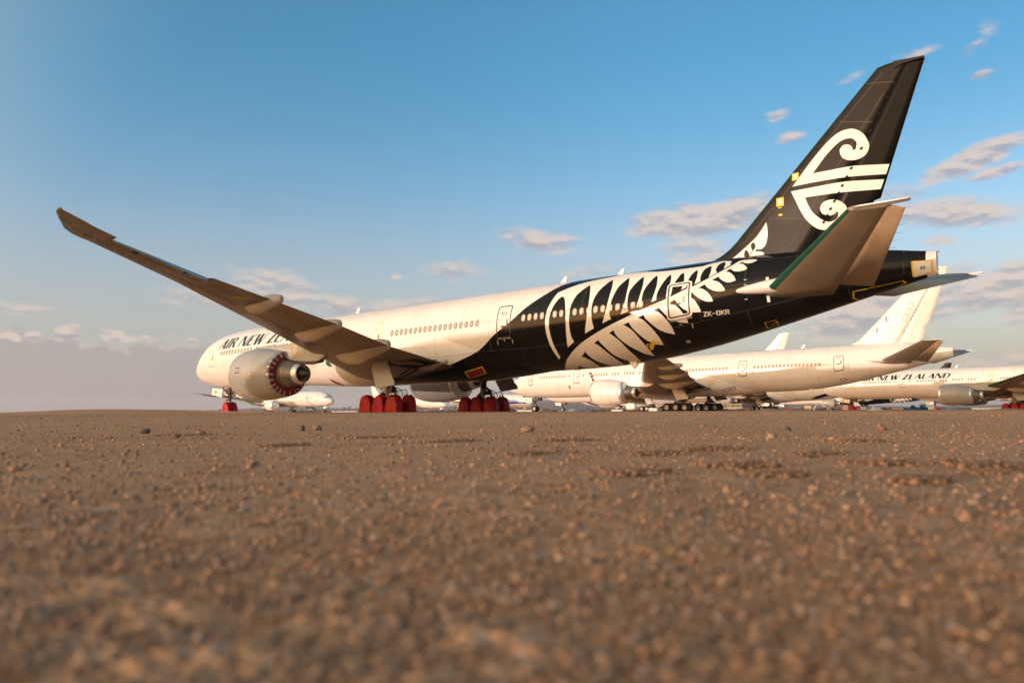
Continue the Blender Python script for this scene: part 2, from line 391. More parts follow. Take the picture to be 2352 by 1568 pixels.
# ------------------------------------------------------------------ lettering (drawn, unit cap height, y up)
def bar(x0, x1, y0, y1): return [(x0, y0), (x1, y0), (x1, y1), (x0, y1)]
def dia(x0, y0, x1, y1, w): return [(x0, y0), (x0+w, y0), (x1+w, y1), (x1, y1)]
def bowl(cx, y0, y1, rx, w, wy):
    ym = (y0+y1)/2; ry = (y1-y0)/2; o = []; i = []
    for k in range(13):
        a = R(90-15*k); o.append((cx+rx*math.cos(a), ym+ry*math.sin(a))); i.append((cx+(rx-w)*math.cos(a), ym+(ry-wy)*math.sin(a)))
    return o+i[::-1]
TITLE = {'A': (.86, [dia(0, 0, .40, 1, .11), dia(.57, 0, .31, 1, .26), bar(.2, .66, .27, .36)]), 'I': (.33, [bar(0, .23, 0, 1)]),
 'R': (.72, [bar(0, .22, 0, 1), bowl(.26, .46, 1, .34, .17, .09), bar(.17, .28, .925, 1), bar(.17, .28, .46, .535), dia(.47, 0, .25, .5, .25)]),
 'N': (.82, [dia(0, 0, 0, 1, .10), dia(.50, 0, 0, 1, .25), dia(.64, 0, .64, 1, .10)]),
 'E': (.58, [bar(0, .22, 0, 1), bar(.2, .52, 0, .09), bar(.2, .46, .46, .55), bar(.2, .52, .91, 1)]),
 'W': (1.10, [dia(.19, 0, 0, 1, .25), dia(.30, 0, .50, 1, .09), dia(.58, 0, .39, 1, .25), dia(.71, 0, .97, 1, .09)]),
 'Z': (.70, [bar(.04, .62, .91, 1), dia(0, 0, .38, 1, .26), bar(0, .6, 0, .09)]),
 'L': (.58, [bar(0, .22, 0, 1), bar(.2, .54, 0, .09)]),
 'D': (.86, [bar(0, .22, 0, 1), bowl(.28, 0, 1, .46, .20, .09), bar(.17, .29, .925, 1), bar(.17, .29, 0, .075)]), ' ': (.34, [])}
def ps(*lines): return [q for l in lines for q in stroke(l, .17)]
REG = {'Z': (.66, ps([(.08, .92), (.5, .92), (.08, .08), (.52, .08)])), 'K': (.66, ps([(.08, .08), (.08, .92)], [(.5, .92), (.12, .45)], [(.2, .55), (.52, .08)])),
 '-': (.62, ps([(.1, .5), (.45, .5)])), 'O': (.66, ps([(.16, .08), (.08, .18), (.08, .82), (.16, .92), (.42, .92), (.5, .82), (.5, .18), (.42, .08), (.16, .08)])),
 'R': (.66, ps([(.08, .08), (.08, .92), (.42, .92), (.5, .84), (.5, .58), (.42, .5), (.1, .5)], [(.3, .5), (.5, .08)])),
 'S': (.66, ps([(.5, .84), (.42, .92), (.16, .92), (.08, .82), (.08, .6), (.16, .5), (.42, .5), (.5, .4), (.5, .18), (.42, .08), (.16, .08), (.08, .16)])),
 'N': (.66, ps([(.08, .08), (.08, .92), (.5, .08), (.5, .92)])), 'M': (.76, ps([(.08, .08), (.08, .92), (.33, .45), (.58, .92), (.58, .08)])), 'J': (.6, ps([(.42, .92), (.42, .18), (.34, .08), (.14, .08), (.08, .16)])),
 'L': (.56, ps([(.08, .92), (.08, .08), (.44, .08)])), '4': (.66, ps([(.4, .08), (.4, .92), (.08, .34), (.52, .34)])),
 '5': (.66, ps([(.48, .92), (.1, .92), (.1, .54), (.42, .54), (.5, .46), (.5, .18), (.42, .08), (.1, .08)])), ' ': (.4, [])}
def text_polys(txt, font, u, v, h, wscale=1., shear=0., vdir=-1):
    """lettering with its lower left corner at (u,v); vdir -1 because phi grows downwards"""
    out = []; x = 0.
    for ch in txt:
        adv, polys = font[ch]
        for p in polys: out.append([(u+(x+a)*h*wscale+b*h*shear, v+vdir*b*h) for a, b in p])
        x += adv
    return out
def text_width(txt, font): return sum(font[c][0] for c in txt)
# outlines of the fern (station, degrees from the crown) and of the fin emblem (station, height)
LIV_U = [(50.35,143.25),(50.314,134.54),(50.249,125.63),(50.171,113.29),(50.114,103.24),(50.096,92.66),(50.126,83.85),(50.202,73.89),(50.353,65.35),(50.512,56.53),(50.666,48.71),(51.311,42.72),(52.042,36.15),(52.951,30.87),(53.706,28.57),(54.485,25.72),(55.109,19.59),(55.717,21.26),(56.573,24.85),(57.723,31.97),(58.728,34.88),(59.663,35.84),(60.562,36.12),(60.805,35.95),(61.184,32.15),(61.584,29.9),(61.946,28.14),(62.202,29.58),(62.553,33.64),(62.518,39.23),(62.597,43.65),(62.245,50.38),(62.24,41.18),(62.168,34.85),(62.074,32.57),(61.94,33.64),(61.815,38.56),(61.766,45.93),(61.785,51.15),(61.893,55.92),(61.449,61.85),(61.495,55.06),(61.458,45.05),(61.401,40.59),(61.341,39.33),(61.223,40.76),(61.031,45.86),(60.942,55.02),(60.938,60.99),(60.986,66.18),(60.642,68.96),(60.705,59.6),(60.677,50.77),(60.61,45.45),(60.571,44.17),(60.454,46.88),(60.311,53),(60.226,59.29),(60.199,63.64),(60.176,71.53),(59.854,74.02),(59.911,68.79),(59.946,62.07),(59.862,52.26),(59.772,47.11),(59.723,45.86),(59.588,48.34),(59.488,54.39),(59.361,61.06),(59.266,67.86),(59.259,77.52),(58.905,79.49),(58.934,75.41),(58.998,67.88),(59.056,61.83),(59.04,53.71),(58.957,47.48),(58.901,45.37),(58.779,48.73),(58.615,56.76),(58.439,65.85),(58.33,72.36),(58.295,78.75),(58.314,82.06),(57.974,83.34),(58.126,72.62),(58.193,61.83),(58.108,51.09),(58.015,45.28),(57.935,43.13),(57.814,46.51),(57.621,55.26),(57.441,63.4),(57.347,71.03),(57.329,80.17),(57.356,86.22),(56.954,87.64),(57.125,76.86),(57.2,67.66),(57.221,57.24),(57.089,44.74),(57.01,41.21),(56.864,44.48),(56.721,50),(56.508,58.13),(56.364,66.04),(56.353,76.42),(56.373,83.57),(56.424,90.26),(55.894,92.57),(56.15,79.44),(56.209,67.54),(56.166,53.49),(55.98,40.49),(55.918,37.68),(55.787,42.72),(55.611,48.97),(55.463,54.58),(55.312,64.88),(55.196,73.21),(55.139,80.27),(55.104,85.41),(55.116,89.71),(55.15,93.19),(55.215,96.15),(54.575,99.95),(54.85,84.78),(54.952,74.4),(54.996,63.96),(54.976,52.93),(54.811,41.52),(54.685,37.15),(54.517,41.02),(54.307,48.08),(54.147,53.17),(54.022,57.94),(53.847,67.78),(53.775,76.95),(53.771,85.74),(53.796,91.79),(53.824,96.1),(53.887,104.51),(53.168,109.39),(53.343,96.8),(53.453,86.78),(53.505,76.33),(53.459,62.75),(53.288,50.98),(53.134,44.42),(53.038,42.12),(52.865,46.25),(52.681,50.25),(52.542,54.09),(52.39,57.67),(52.203,66.64),(52.103,75.01),(52.062,83.91),(52.036,93.4),(52.043,98.14),(52.046,102.89),(52.056,107.28),(52.081,111.78),(52.182,118.23),(51.543,124.93),(51.672,112.89),(51.75,101.51),(51.774,88.6),(51.7,75.08),(51.544,65.06),(51.44,61.16),(51.349,59.3),(51.231,57.65),(51.15,57.32),(51.032,59.25),(50.929,61.49),(50.716,68.19),(50.548,76.46),(50.438,84.42),(50.399,94.91),(50.407,99.74),(50.433,104.63),(50.482,115.64),(50.515,121.48),(50.55,127.68),(50.593,138.67)]
LIV_L = [(49.747,174.27),(50.192,162.09),(50.705,149.48),(50.966,144),(51.252,139.22),(51.816,130.87),(52.496,122.86),(53.274,115.9),(54.332,108.06),(55.305,102.06),(56.184,97.17),(56.958,92.54),(57.9,87.66),(58.535,84.68),(58.914,82.69),(59.286,80.57),(60.223,73.98),(60.519,72.22),(61.224,65.79),(61.916,57.53),(62.608,47.41),(62.957,37.81),(63.134,35.23),(63.374,34.69),(63.753,35.91),(64.037,38.12),(64.079,41.16),(63.849,45.65),(63.609,45.72),(63.363,43.15),(63.245,39.69),(63.043,43.72),(63.28,45.08),(63.431,48.32),(63.554,52.39),(63.658,56.93),(63.495,59.3),(63.24,60),(62.991,58.79),(62.81,56.23),(62.665,52.12),(62.385,56.74),(62.578,57.93),(62.716,60.09),(62.836,62.96),(62.984,67.93),(63.091,73.92),(62.87,75.23),(62.628,74.96),(62.374,71.7),(62.146,66.88),(62.049,63.17),(61.662,67.47),(61.826,68.73),(62.045,71.29),(62.178,73.76),(62.288,76.52),(62.441,82.23),(62.499,85.94),(62.199,85.82),(61.871,83.57),(61.533,78.69),(61.354,74.46),(61.272,71.88),(60.887,75.69),(61.111,77.1),(61.372,81.4),(61.521,84.9),(61.644,89.22),(61.739,93.86),(61.774,97.12),(61.443,95.95),(61.12,92.01),(60.788,86.01),(60.571,80.93),(60.458,78.59),(60.47,86.55),(60.7,91.14),(60.889,98.77),(60.972,103.27),(61.019,107.76),(60.51,105.76),(60.073,103.09),(60.097,111.41),(60.144,118),(59.869,116.79),(59.547,114.1),(59.21,110.16),(59.037,106.94),(58.848,102.23),(58.653,96.71),(58.487,91.79),(58.088,93.89),(58.34,96.05),(58.508,98.8),(58.668,102.43),(58.886,109.03),(59.07,117.17),(59.126,123.27),(59.153,129.64),(58.769,126.13),(58.316,119.64),(57.987,112.78),(57.726,106.51),(57.531,101.53),(57.451,97.42),(57.034,99.58),(57.249,101.51),(57.418,104.2),(57.575,107.76),(57.891,117),(58.104,127.67),(58.165,134.72),(58.182,142.17),(57.799,139.13),(57.441,133.31),(57.104,125.62),(56.807,116.93),(56.557,109.85),(56.4,103.31),(56.008,105.39),(56.236,108.03),(56.552,114.3),(56.861,125.75),(57.079,139.3),(57.143,149.21),(57.135,161.23),(56.746,153.39),(56.297,141.47),(55.88,131.1),(55.514,121.35),(55.322,114.32),(55.276,110.02),(54.928,112.66),(55.142,116.56),(55.469,124.12),(55.663,131.96),(55.945,149.66),(55.967,160.98),(55.808,178.09),(56.196,179.84),(55.649,179.95),(55.332,167.86),(55.01,155.86),(54.66,146.16),(54.441,136.45),(54.222,127.67),(54.066,122.32),(54.043,119.22),(53.605,123.43),(53.881,126.34),(54.254,137.68),(54.531,152.65),(54.598,166.14),(54.484,184.37),(53.696,182.8),(53.467,164.67),(53.141,154.35),(52.912,145.63),(52.779,138.68),(52.737,133.52),(52.217,141.41),(52.471,143.76),(52.719,152.04),(52.792,166.8),(52.9,178.47),(52.442,178.77),(51.767,173.72),(51.548,166.94),(51.464,163.61),(51.409,159.92),(50.651,177.88)]
LIV_F = [(61.816,9.079),(62.29,9.32),(62.784,9.682),(63.228,10.005),(63.625,10.33),(63.98,10.742),(64.246,11.132),(64.316,10.732),(64.315,10.352),(64.285,10.124),(64.231,9.901),(64.132,9.704),(63.938,9.563),(63.726,9.55),(63.608,9.58),(63.522,9.452),(63.658,9.441),(63.89,9.401),(64.014,9.341),(64.096,9.267),(63.921,9.101),(63.709,9.074),(63.498,9.128),(63.381,9.203),(63.219,8.982),(63.03,8.998),(63.574,9.712),(63.546,9.894),(63.465,10.004),(63.388,10.032),(63.313,9.971),(63.285,9.783),(63.376,9.536),(63.195,9.283),(63.144,9.44),(63.042,9.591),(62.957,9.645),(62.878,9.498),(62.867,9.285),(62.93,9.105),(62.987,9.004),(62.719,9.026),(62.636,9.179),(62.509,9.282),(62.395,9.185),(62.333,9.033)]
LIV_K1 = [(65.846,12.981),(66.335,13.543),(66.887,14.186),(67.429,14.753),(67.961,15.245),(68.416,15.544),(68.795,15.655),(69.195,15.637),(69.523,15.476),(69.812,15.173),(69.961,14.872),(70.039,14.623),(70.036,14.425),(69.948,14.182),(69.758,13.961),(69.421,13.837),(69.027,13.87),(68.725,14.023),(68.579,14.243),(68.528,14.504),(68.565,14.644),(68.696,14.789),(68.882,14.806),(69.064,14.73),(69.18,14.59),(69.244,14.375),(69.369,14.446),(69.429,14.699),(69.394,14.873),(69.29,15.011),(69.171,15.087),(69.019,15.129),(68.709,15.102),(68.39,14.941),(67.999,14.624),(67.667,14.29),(67.329,13.885),(67.01,13.521),(68.016,13.522),(69.225,13.514),(70.954,13.325),(70.768,12.808),(68.926,12.958),(67.358,12.992)]
LIV_K2 = [(65.755,12.707),(67.024,12.717),(68.731,12.718),(70.651,12.541),(70.459,12.035),(68.521,12.145),(67.325,12.183),(66.546,12.205),(66.722,11.68),(66.933,11.268),(67.211,10.95),(67.52,10.696),(67.768,10.588),(68.053,10.641),(68.215,10.78),(68.272,10.951),(68.258,11.06),(68.2,11.15),(68.164,11.056),(68.068,10.986),(67.877,10.938),(67.659,10.989),(67.472,11.094),(67.371,11.26),(67.346,11.434),(67.397,11.594),(67.53,11.739),(67.788,11.827),(68.133,11.797),(68.439,11.654),(68.675,11.398),(68.77,11.05),(68.741,10.791),(68.608,10.549),(68.382,10.321),(67.876,10.149),(67.372,10.195),(66.996,10.41),(66.622,10.81),(66.315,11.341),(66.073,11.934)]
# ------------------------------------------------------------------ aircraft
def absorb(o, q):
    """surface markings become part of the panel they lie on"""
    a, b = o.data, q.data
    V = [v.co[:] for v in a.vertices]; n = len(V); V += [v.co[:] for v in b.vertices]
    F = [tuple(p.vertices) for p in a.polygons]; F += [tuple(i+n for i in p.vertices) for p in b.polygons]
    M = [p.material_index for p in a.polygons]; k = len(a.materials); M += [p.material_index+k for p in b.polygons]
    sm = [p.use_smooth for p in a.polygons]+[False]*len(b.polygons)
    me = bpy.data.meshes.new(a.name); me.from_pydata(V, [], F)
    for m_ in list(a.materials)+list(b.materials): me.materials.append(m_)
    me.polygons.foreach_set('material_index', M); me.polygons.foreach_set('use_smooth', sm); me.update()
    o.data = me; bpy.data.objects.remove(q)
def naca(s): return 5*(.2969*math.sqrt(max(s, 0))-.126*s-.3516*s*s+.2843*s**3-.1036*s**4)
SF = [0, .006, .02, .05, .1, .18, .28, .4, .55, .7, .85, 1.0]
def foil_mesh(name, secs, part, mats, parent, edge_mi=1, edge_n=2):
    """secs: (LE, hinge, TE, thickness, normal); part 'fixed' spans LE..hinge, 'ctrl' hinge..TE"""
    V = []; F = []; M = []
    ss = SF if part == 'fixed' else [0, .25, .5, .75, 1]
    n2 = 2*len(ss)
    for le, h, te, th, nv in secs:
        le, h, te, nv = Vector(le), Vector(h), Vector(te), Vector(nv)
        c0 = (h-le).length; c1 = (te-h).length; ct = c0+c1
        row = []
        for s in ss:
            p = le.lerp(h, s) if part == 'fixed' else h.lerp(te, s)
            f = (c0*s if part == 'fixed' else c0+c1*s)/ct
            row.append((p, th*naca(f)*(1 if part == 'fixed' else .96)))
        V += [p+nv*t for p, t in row]+[p-nv*t for p, t in row[::-1]]
    for j in range(len(secs)-1):
        for k in range(n2):
            a = j*n2+k; b = j*n2+(k+1) % n2
            F.append((a, b, b+n2, a+n2))
            M.append(edge_mi if part == 'fixed' and (k < edge_n+1 or k >= n2-2-edge_n) and edge_mi else 0)
    for j, rv in ((0, False), (len(secs)-1, True)):
        f = tuple(j*n2+k for k in range(n2)); F.append(f if rv else f[::-1]); M.append(0)
    o = link(name, V, F, mats, parent, M if isinstance(mats, list) else None)
    return o
WING = [(1.6,28.1,41.15,3.5),(3.1,29.1,41.3,3.7),(9.5,33.0,41.75,4.62),(15,36.35,43.3,5.45),(20.5,39.65,44.4,6.25),(24.15,41.85,45.08,6.79),(24.2,41.9,44.45,6.80),(29.55,44.65,46.2,7.58),(29.6,44.7,46.85,7.59),(30.76,45.24,47.4,7.76),(31.3,45.75,47.75,7.84),(32.27,47.55,48.25,7.98),(32.42,48.05,48.5,8.0)]
wing_at = lerp_tab(WING)
def wing_under(y, x, sg):
    xl, xt, z = wing_at(y); s = max(0., min(1., (x-xl)/(xt-xl)))
    return z-.02*(xt-xl)*s-naca(s)*wing_th(y)
def wing_th(y): xl, xt, z = wing_at(y); return (xt-xl)*(.125-.0012*min(y, 25))
def fin_le(z): return fin_le_t(z)[0]
fin_le_t = lerp_tab([(8.2,59.0),(9.29,60.85),(9.5,61.35),(9.8,61.85),(10.2,62.3),(10.72,62.8),(18.74,70.62),(18.85,71.2)])
def fin_te(z): return 72.92+(z-18.59)*.354 if z > 11.5 else 70.1+(z-11.5)*.27
def fin_h(z): return 67.3+(z-10.24)*.566
DEFL = math.tan(R(7))
def fin_y(x, z, off=0.):
    le, te, h = fin_le(z), fin_te(z), fin_h(z); c = te-le
    s = max(0, min(1, (x-le)/c)); t = min(c, 9.)*.045
    yy = 0 if x <= h else (x-h)*DEFL
    return yy-t*naca(s)*(1 if x <= h else .96)-off
def engine(parent, x0, y0, z0, st, cover, inlet_foil, scale=1.):
    f = lambda p: (x0+p[0]*.767, y0+p[1], z0+p[2]+.03-.018*max(0, p[0]-4))
    cowl = MB()
    prof = [(.9,1.45),(.35,1.50),(.08,1.58),(0,1.66),(.06,1.74),(.25,1.82),(.6,1.90),(1.2,1.99),(2.1,2.055),(3.2,2.065),(4.3,2.02),(5.4,1.93),(6.5,1.81),(7.3,1.70),(7.31,1.66),(6.6,1.64)]
    ms = [1, 1, 1, 1, 1, 1, 0, 0, 0, 0, 0, 0, 0, 0, 0]
    cowl.rev(prof, 48, f, ms=ms)
    o = cowl.build('engine', [st['cowl'], edge_metal if not inlet_foil else foil], parent, True)
    s = MB()
    for xx in (.98, 3.05, 4.75):
        rr = pch([p[0] for p in prof[3:14]], [p[1] for p in prof[3:14]])(xx)
        s.rev([(xx-.012, rr+.004), (xx+.012, rr+.004)], 48, f)
    absorb(o, s.build('cowl_seam', seam_m, None))
    c = MB(); c.rev([(.3, .02), (.28, 1.0), (.32, 1.52)], 32, f); c.build('inlet_cover', foil if st['inlet'] == 'foil' else st['inlet'], o, True)
    k = MB(); k.rev([(6.7,1.17),(7.5,1.09),(8.2,.97),(8.9,.83),(9.25,.76)], 36, f); k.build('core_cowl', bare, o, True)
    nz = MB(); nz.rev([(9.2,.79),(9.28,.80),(9.6,.73),(9.85,.67),(9.86,.62),(9.5,.6)], 36, f); nz.build('exhaust_nozzle', foil if cover else bare, o, True)
    pl = MB(); pl.rev([(9.3,.60),(9.55,.52),(9.75,.47),(10.1,.33),(10.45,.2),(10.75,.09),(10.83,.075),(10.88,.03),(10.89,.0)], 24, f); pl.build('exhaust_cone', cone_m, o, True)
    inn = MB(); inn.rev([(9.55, .64), (9.5, .5)], 24, f); inn.build('nozzle_foil', foil, o, True)
    an = MB(); an.rev([(7.27, 1.675), (7.32, 1.5), (7.4, 1.1)] if cover == 'red' else [(7.30, 1.70), (7.55, 1.5), (7.75, 1.08)], 48, f)
    if cover:
        a = an.build('exhaust_cover', red_flat if cover == 'red' else foil, o, True)
        if cover == 'red':
            tp = MB(); rnd = random.Random(4)
            for q in range(22):
                t0 = R(q*360/22+rnd.uniform(-4, 4)); w = R(1.5+rnd.random()*1.6); r0 = 1.30+rnd.random()*.1
                P = lambda r, a_, x: f((x, r*math.cos(a_), r*math.sin(a_)))
                tp.add([P(r0, t0-w*1.2, 7.375), P(1.66, t0-w, 7.29), P(1.66, t0+w, 7.29), P(r0, t0+w*1.2, 7.375)], [(0, 1, 2, 3)])
                tp.add([P(1.712, t0-w, 7.31), P(1.765+.0, t0-w, 6.95), P(1.765, t0+w, 6.95), P(1.712, t0+w, 7.31)], [(0, 1, 2, 3)])
            absorb(a, tp.build('tape_strip', silver_tape, None))
    if cover == 'foil':
        b = MB(); b.rev([(6.95, 1.775), (7.1, 1.75), (7.32, 1.71)], 48, f); b.build('foil_wrap', foil, o, True)
    if st.get('detail'):
        def on(x, a): return f((x, (pch([p[0] for p in prof[3:14]], [p[1] for p in prof[3:14]])(x)+.006)*math.cos(R(a)), (pch([p[0] for p in prof[3:14]], [p[1] for p in prof[3:14]])(x)+.006)*math.sin(R(a))))
        def patch(nm, x0_, x1_, a0, a1, mt, frame=None):
            # angle 180 = outboard (-y), 270 = underneath
            if frame:
                pol = stroke([(x0_, a0/28.), (x1_, a0/28.), (x1_, a1/28.), (x0_, a1/28.)], frame, True)
            else: pol = [[(x0_, a0/28.), (x1_, a0/28.), (x1_, a1/28.), (x0_, a1/28.)]]
            return decal(nm, pol, lambda u, v: on(u, v*28.), mt, o, .3)
        patch('access_panel', 2.15, 2.75, 167, 178, black_mark, .07)
        patch('tape_patch', 4.35, 4.75, 183, 191, yellow, .07)
        patch('tape_patch', 3.25, 3.38, 184, 188, yellow)
        patch('tape_patch', 3.1, 3.6, 238, 262, yellow, .05)
        patch('tape_patch', 1.7, 2.0, 222, 230, yellow)
        patch('tape_patch', 5.0, 5.25, 268, 274, yellow)
        for xx, aa in ((7.75, 168), (7.75, 203), (8.0, 236), (7.7, 262)):
            rr = 1.02 if xx < 7.9 else .99
            g = lambda u, v: f((u, (1.19-(u-6.7)*.13)*math.cos(v/1.02)*.985, (1.19-(u-6.7)*.13)*math.sin(v/1.02)*.985))
            decal('tape_patch', stroke(rrect(xx-.22, xx+.22, R(aa)*1.02-.2, R(aa)*1.02+.2, .02, 1), .06, True), g, yellow, o, .15)
    return o
def pylon(parent, x0, y0, z0, m, detail):
    poly = [(3.0,1.98),(4.2,2.22),(5.8,2.28),(8.6,2.20),(9.4,2.35),(13.2,2.45),(15.6,1.95),(13.6,1.48),(12.1,.74),(11.2,.76),(9.2,.90),(8.2,1.12),(7.2,1.5),(6.2,1.7)]
    # rounded slab: three rings across the thickness
    n = len(poly); cx = sum(p[0] for p in poly)/n; cz = sum(p[1] for p in poly)/n
    V = []; F = []
    for t, k in ((-.19, .88), (-.23, .95), (-.17, 1.0), (.17, 1.0), (.23, .95), (.19, .88)):
        for u, w in poly: V.append((x0+cx+(u-cx)*(1-(1-k)*.15), y0+t*min(1., .35+(u-2.6)/3.5), z0+cz+(w-cz)*(1-(1-k)*.4)))
    for r in range(5):
        for i in range(n): F.append((r*n+i, r*n+(i+1) % n, (r+1)*n+(i+1) % n, (r+1)*n+i))
    F += [tuple(range(n-1, -1, -1)), tuple(range(5*n, 6*n))]
    o = link('pylon', V, F, m, parent)
    o.data.polygons.foreach_set('use_smooth', [False]*len(o.data.polygons))
    mb = MB(); mb.prism([(8.1,1.16),(9.2,.92),(11.2,.78),(12.3,.80),(12.05,.68),(10.8,.58),(9.2,.66),(8.2,.95)], -.26, .26, lambda u, v, t: (x0+u, y0+t, z0+v)); mb.build('heat_shield', dark, o)
    if detail:
        fm = lambda u, v: (x0+u, y0-.245, z0+v)
        decal('tape_frame', stroke([(8.7,2.0),(9.5,2.02),(9.5,1.32),(8.7,1.3)], .05, True)+stroke([(9.5,2.02),(10.35,2.03),(10.35,1.36),(9.5,1.32)], .05, True)+[q for u, v in ((9.3,1.85),(9.3,1.45),(10.15,1.88),(10.15,1.5)) for q in stroke([(u, v), (u+.18, v)], .05)], fm, yellow, o, 1.)
    return o
def wheel_parts(parent, x, y, R_, w, covered, st):
    if covered: return
    t = MB(); p = [(-w/2, R_*.55), (-w/2, R_*.8), (-w*.42, R_*.93), (-w*.28, R_*.99), (0, R_), (w*.28, R_*.99), (w*.42, R_*.93), (w/2, R_*.8), (w/2, R_*.55)]
    t.rev(p, 28, lambda q: (x+q[1], y+q[0], R_+q[2])); o = t.build('tyre', tyre_m, parent, True)
    r = MB(); r.rev([(-w*.46, R_*.60), (-w*.40, R_*.52), (-w*.22, R_*.48), (-w*.20, R_*.2), (-w*.36, R_*.18), (-w*.36, 0)], 20, lambda q: (x+q[1], y+q[0], R_+q[2]))
    r.rev([(w*.46, R_*.60), (w*.40, R_*.52), (w*.22, R_*.48), (w*.20, R_*.2), (w*.36, R_*.18), (w*.36, 0)], 20, lambda q: (x+q[1], y+q[0], R_+q[2]))
    r.build('rim', rim_m, o)
def wheel_cover(parent, x, y, hw, hl, hgt, seed):
    """draped vinyl bag over one wheel: arched, creased, open hem on the ground"""
    rnd = random.Random(seed); ph = [rnd.uniform(0, 6.28) for _ in range(6)]
    V = []; F = []; NU, NV = 56, 22
    for j in range(NV+1):
        v = -1+2*j/NV
        for i in range(NU+1):
            a = math.pi*i/NU
            flare = 1+.16*max(0, math.cos(a)**2-.55)*(1+.6*math.sin(ph[0]+3*v))
            cr = .014*(1-2*abs(math.sin(4.5*a+ph[1]+2.2*v+.8*math.sin(3*v+ph[2]))))+.016*(1-2*abs(math.sin(7.5*a*(1+.2*v)+ph[2]-4*v)))+.02*math.sin(5*a*v+ph[3]*3)
            s = max(0., 1-abs(v)**5)**.25 if abs(v) < 1 else 0.
            k = .74+.26*s
            px = -math.copysign(abs(math.cos(a))**.80, math.cos(a))*hl*k*flare*(1+cr)
            pz = (abs(math.sin(a))**.88)*hgt*k*(1+cr)
            V.append((x+px, y+v*hw*(1+.05*math.sin(3*a+ph[4]))+.03*math.sin(2*a+ph[5]), max(.0, pz)))
    W = NU+1
    for j in range(NV):
        for i in range(NU): F.append((j*W+i, j*W+i+1, (j+1)*W+i+1, (j+1)*W+i))
    c = len(V); 
    for j in (0, NV):
        cc = len(V); V.append((x, y+(-1 if j == 0 else 1)*hw*1.08, hgt*.45))
        for i in range(NU):
            f = (j*W+i, j*W+i+1, cc); F.append(f[::-1] if j == 0 else f)
        F.append((j*W+NU, j*W, cc) if j else (j*W, j*W+NU, cc))
    return link('wheel_cover', V, F, red, parent)
def main_gear(parent, sg, st):
    gx, gy = 37.11, 5.49*sg
    s = MB()
    s.tube((gx, gy, .75), (gx-.05, gy, 1.55), .14, .14, 14, 1); s.tube((gx-.05, gy, 1.5), (gx-.1, gy, 3.6), .25, .27, 16, 1)
    s.tube((gx, gy, 1.42), (gx, gy, 1.56), .30, .30, 16, 1)
    s.tube((gx-1.55, gy, .68), (gx+1.55, gy, .68), .16, .16, 10)
    for dx in (-1.47, 0, 1.47): s.tube((gx+dx, gy-.75, .67), (gx+dx, gy+.75, .67), .1, .1, 10)
    s.tube((gx-.1, gy, 1.9), (gx-1.0, gy, .95), .09, .09, 8); s.tube((gx+.15, gy, 2.1), (gx+.75, gy, 1.75), .11, .09, 8); s.tube((gx+.75, gy, 1.75), (gx+.9, gy, .9), .08, .08, 8)
    s.tube((gx-.1, gy-sg*.1, 2.0), (gx+1.6, gy-sg*1.7, 3.3), .09, .09, 8); s.tube((gx+.1, gy-sg*.2, 2.2), (gx+2.3, gy-sg*1.0, 3.75), .07, .07, 8)
    s.tube((gx-.05, gy, 2.4), (gx-2.2, gy-sg*.3, 3.6), .1, .1, 8)
    s.box((gx+.45, gy, 1.62), (.5, .5, .35)); s.box((gx-.45, gy, 1.25), (.3, .4, .5)); s.box((gx+.3, gy-sg*.25, 2.3), (.3, .22, .6))
    rnd = random.Random(3)
    for q in range(7):
        y_ = gy+rnd.uniform(-.3, .3); s.path([(gx+.2, y_, 2.2-rnd.random()*.4), (gx+.55+.1*q, y_, 1.75+.1*math.sin(q)), (gx+1.0+.06*q, y_, 1.45+.08*math.sin(3*q)), (gx+1.25, y_, 1.1)], .018, 5)
    s.path([(gx+.9, gy, 1.5), (gx+1.5, gy, 1.62), (gx+1.95, gy, 1.66), (gx+2.1, gy, 1.5), (gx+2.12, gy, .8)], .03, 6)
    o = s.build('main_gear', [dark, strut_m], parent, False)
    lad = MB()
    for yy in (-.12, .12): lad.tube((gx+1.95, gy+yy, 1.5), (gx+1.9, gy+yy*1.6, .75), .018, .018, 5)
    for z in (.9, 1.1, 1.3): lad.tube((gx+1.93, gy-.15, z), (gx+1.93, gy+.15, z), .015, .015, 5)
    lad.build('axle_ladder', dark, o)
    for i, dx in enumerate((-1.47, 0, 1.47)):
        for k, dy in enumerate((-.70, .70)):
            if st['covers']: wheel_cover(o, gx+dx, gy+dy, .35, .635, 1.29, 10*i+k+(5 if sg > 0 else 0))
            else: wheel_parts(o, gx+dx, gy+dy, .67, .5, False, st)
    d = MB(); ys = 6.95*sg
    d.prism([(37.35, 4.1), (38.4, 4.05), (38.95, 3.1), (39.3, 2.5), (39.58, 2.2), (39.6, 1.95), (37.72, 1.74), (36.95, 3.15)], -.05, .05, lambda u, v, t: (u, ys+t-sg*(v-3)*.12, v))
    d.prism([(37.30, 4.5), (38.4, 4.4), (38.42, 3.95), (37.3, 4.0)], -.06, .06, lambda u, v, t: (u, ys-sg*.3+t, v))
    d.build('gear_door', st['door'], o)
    return o
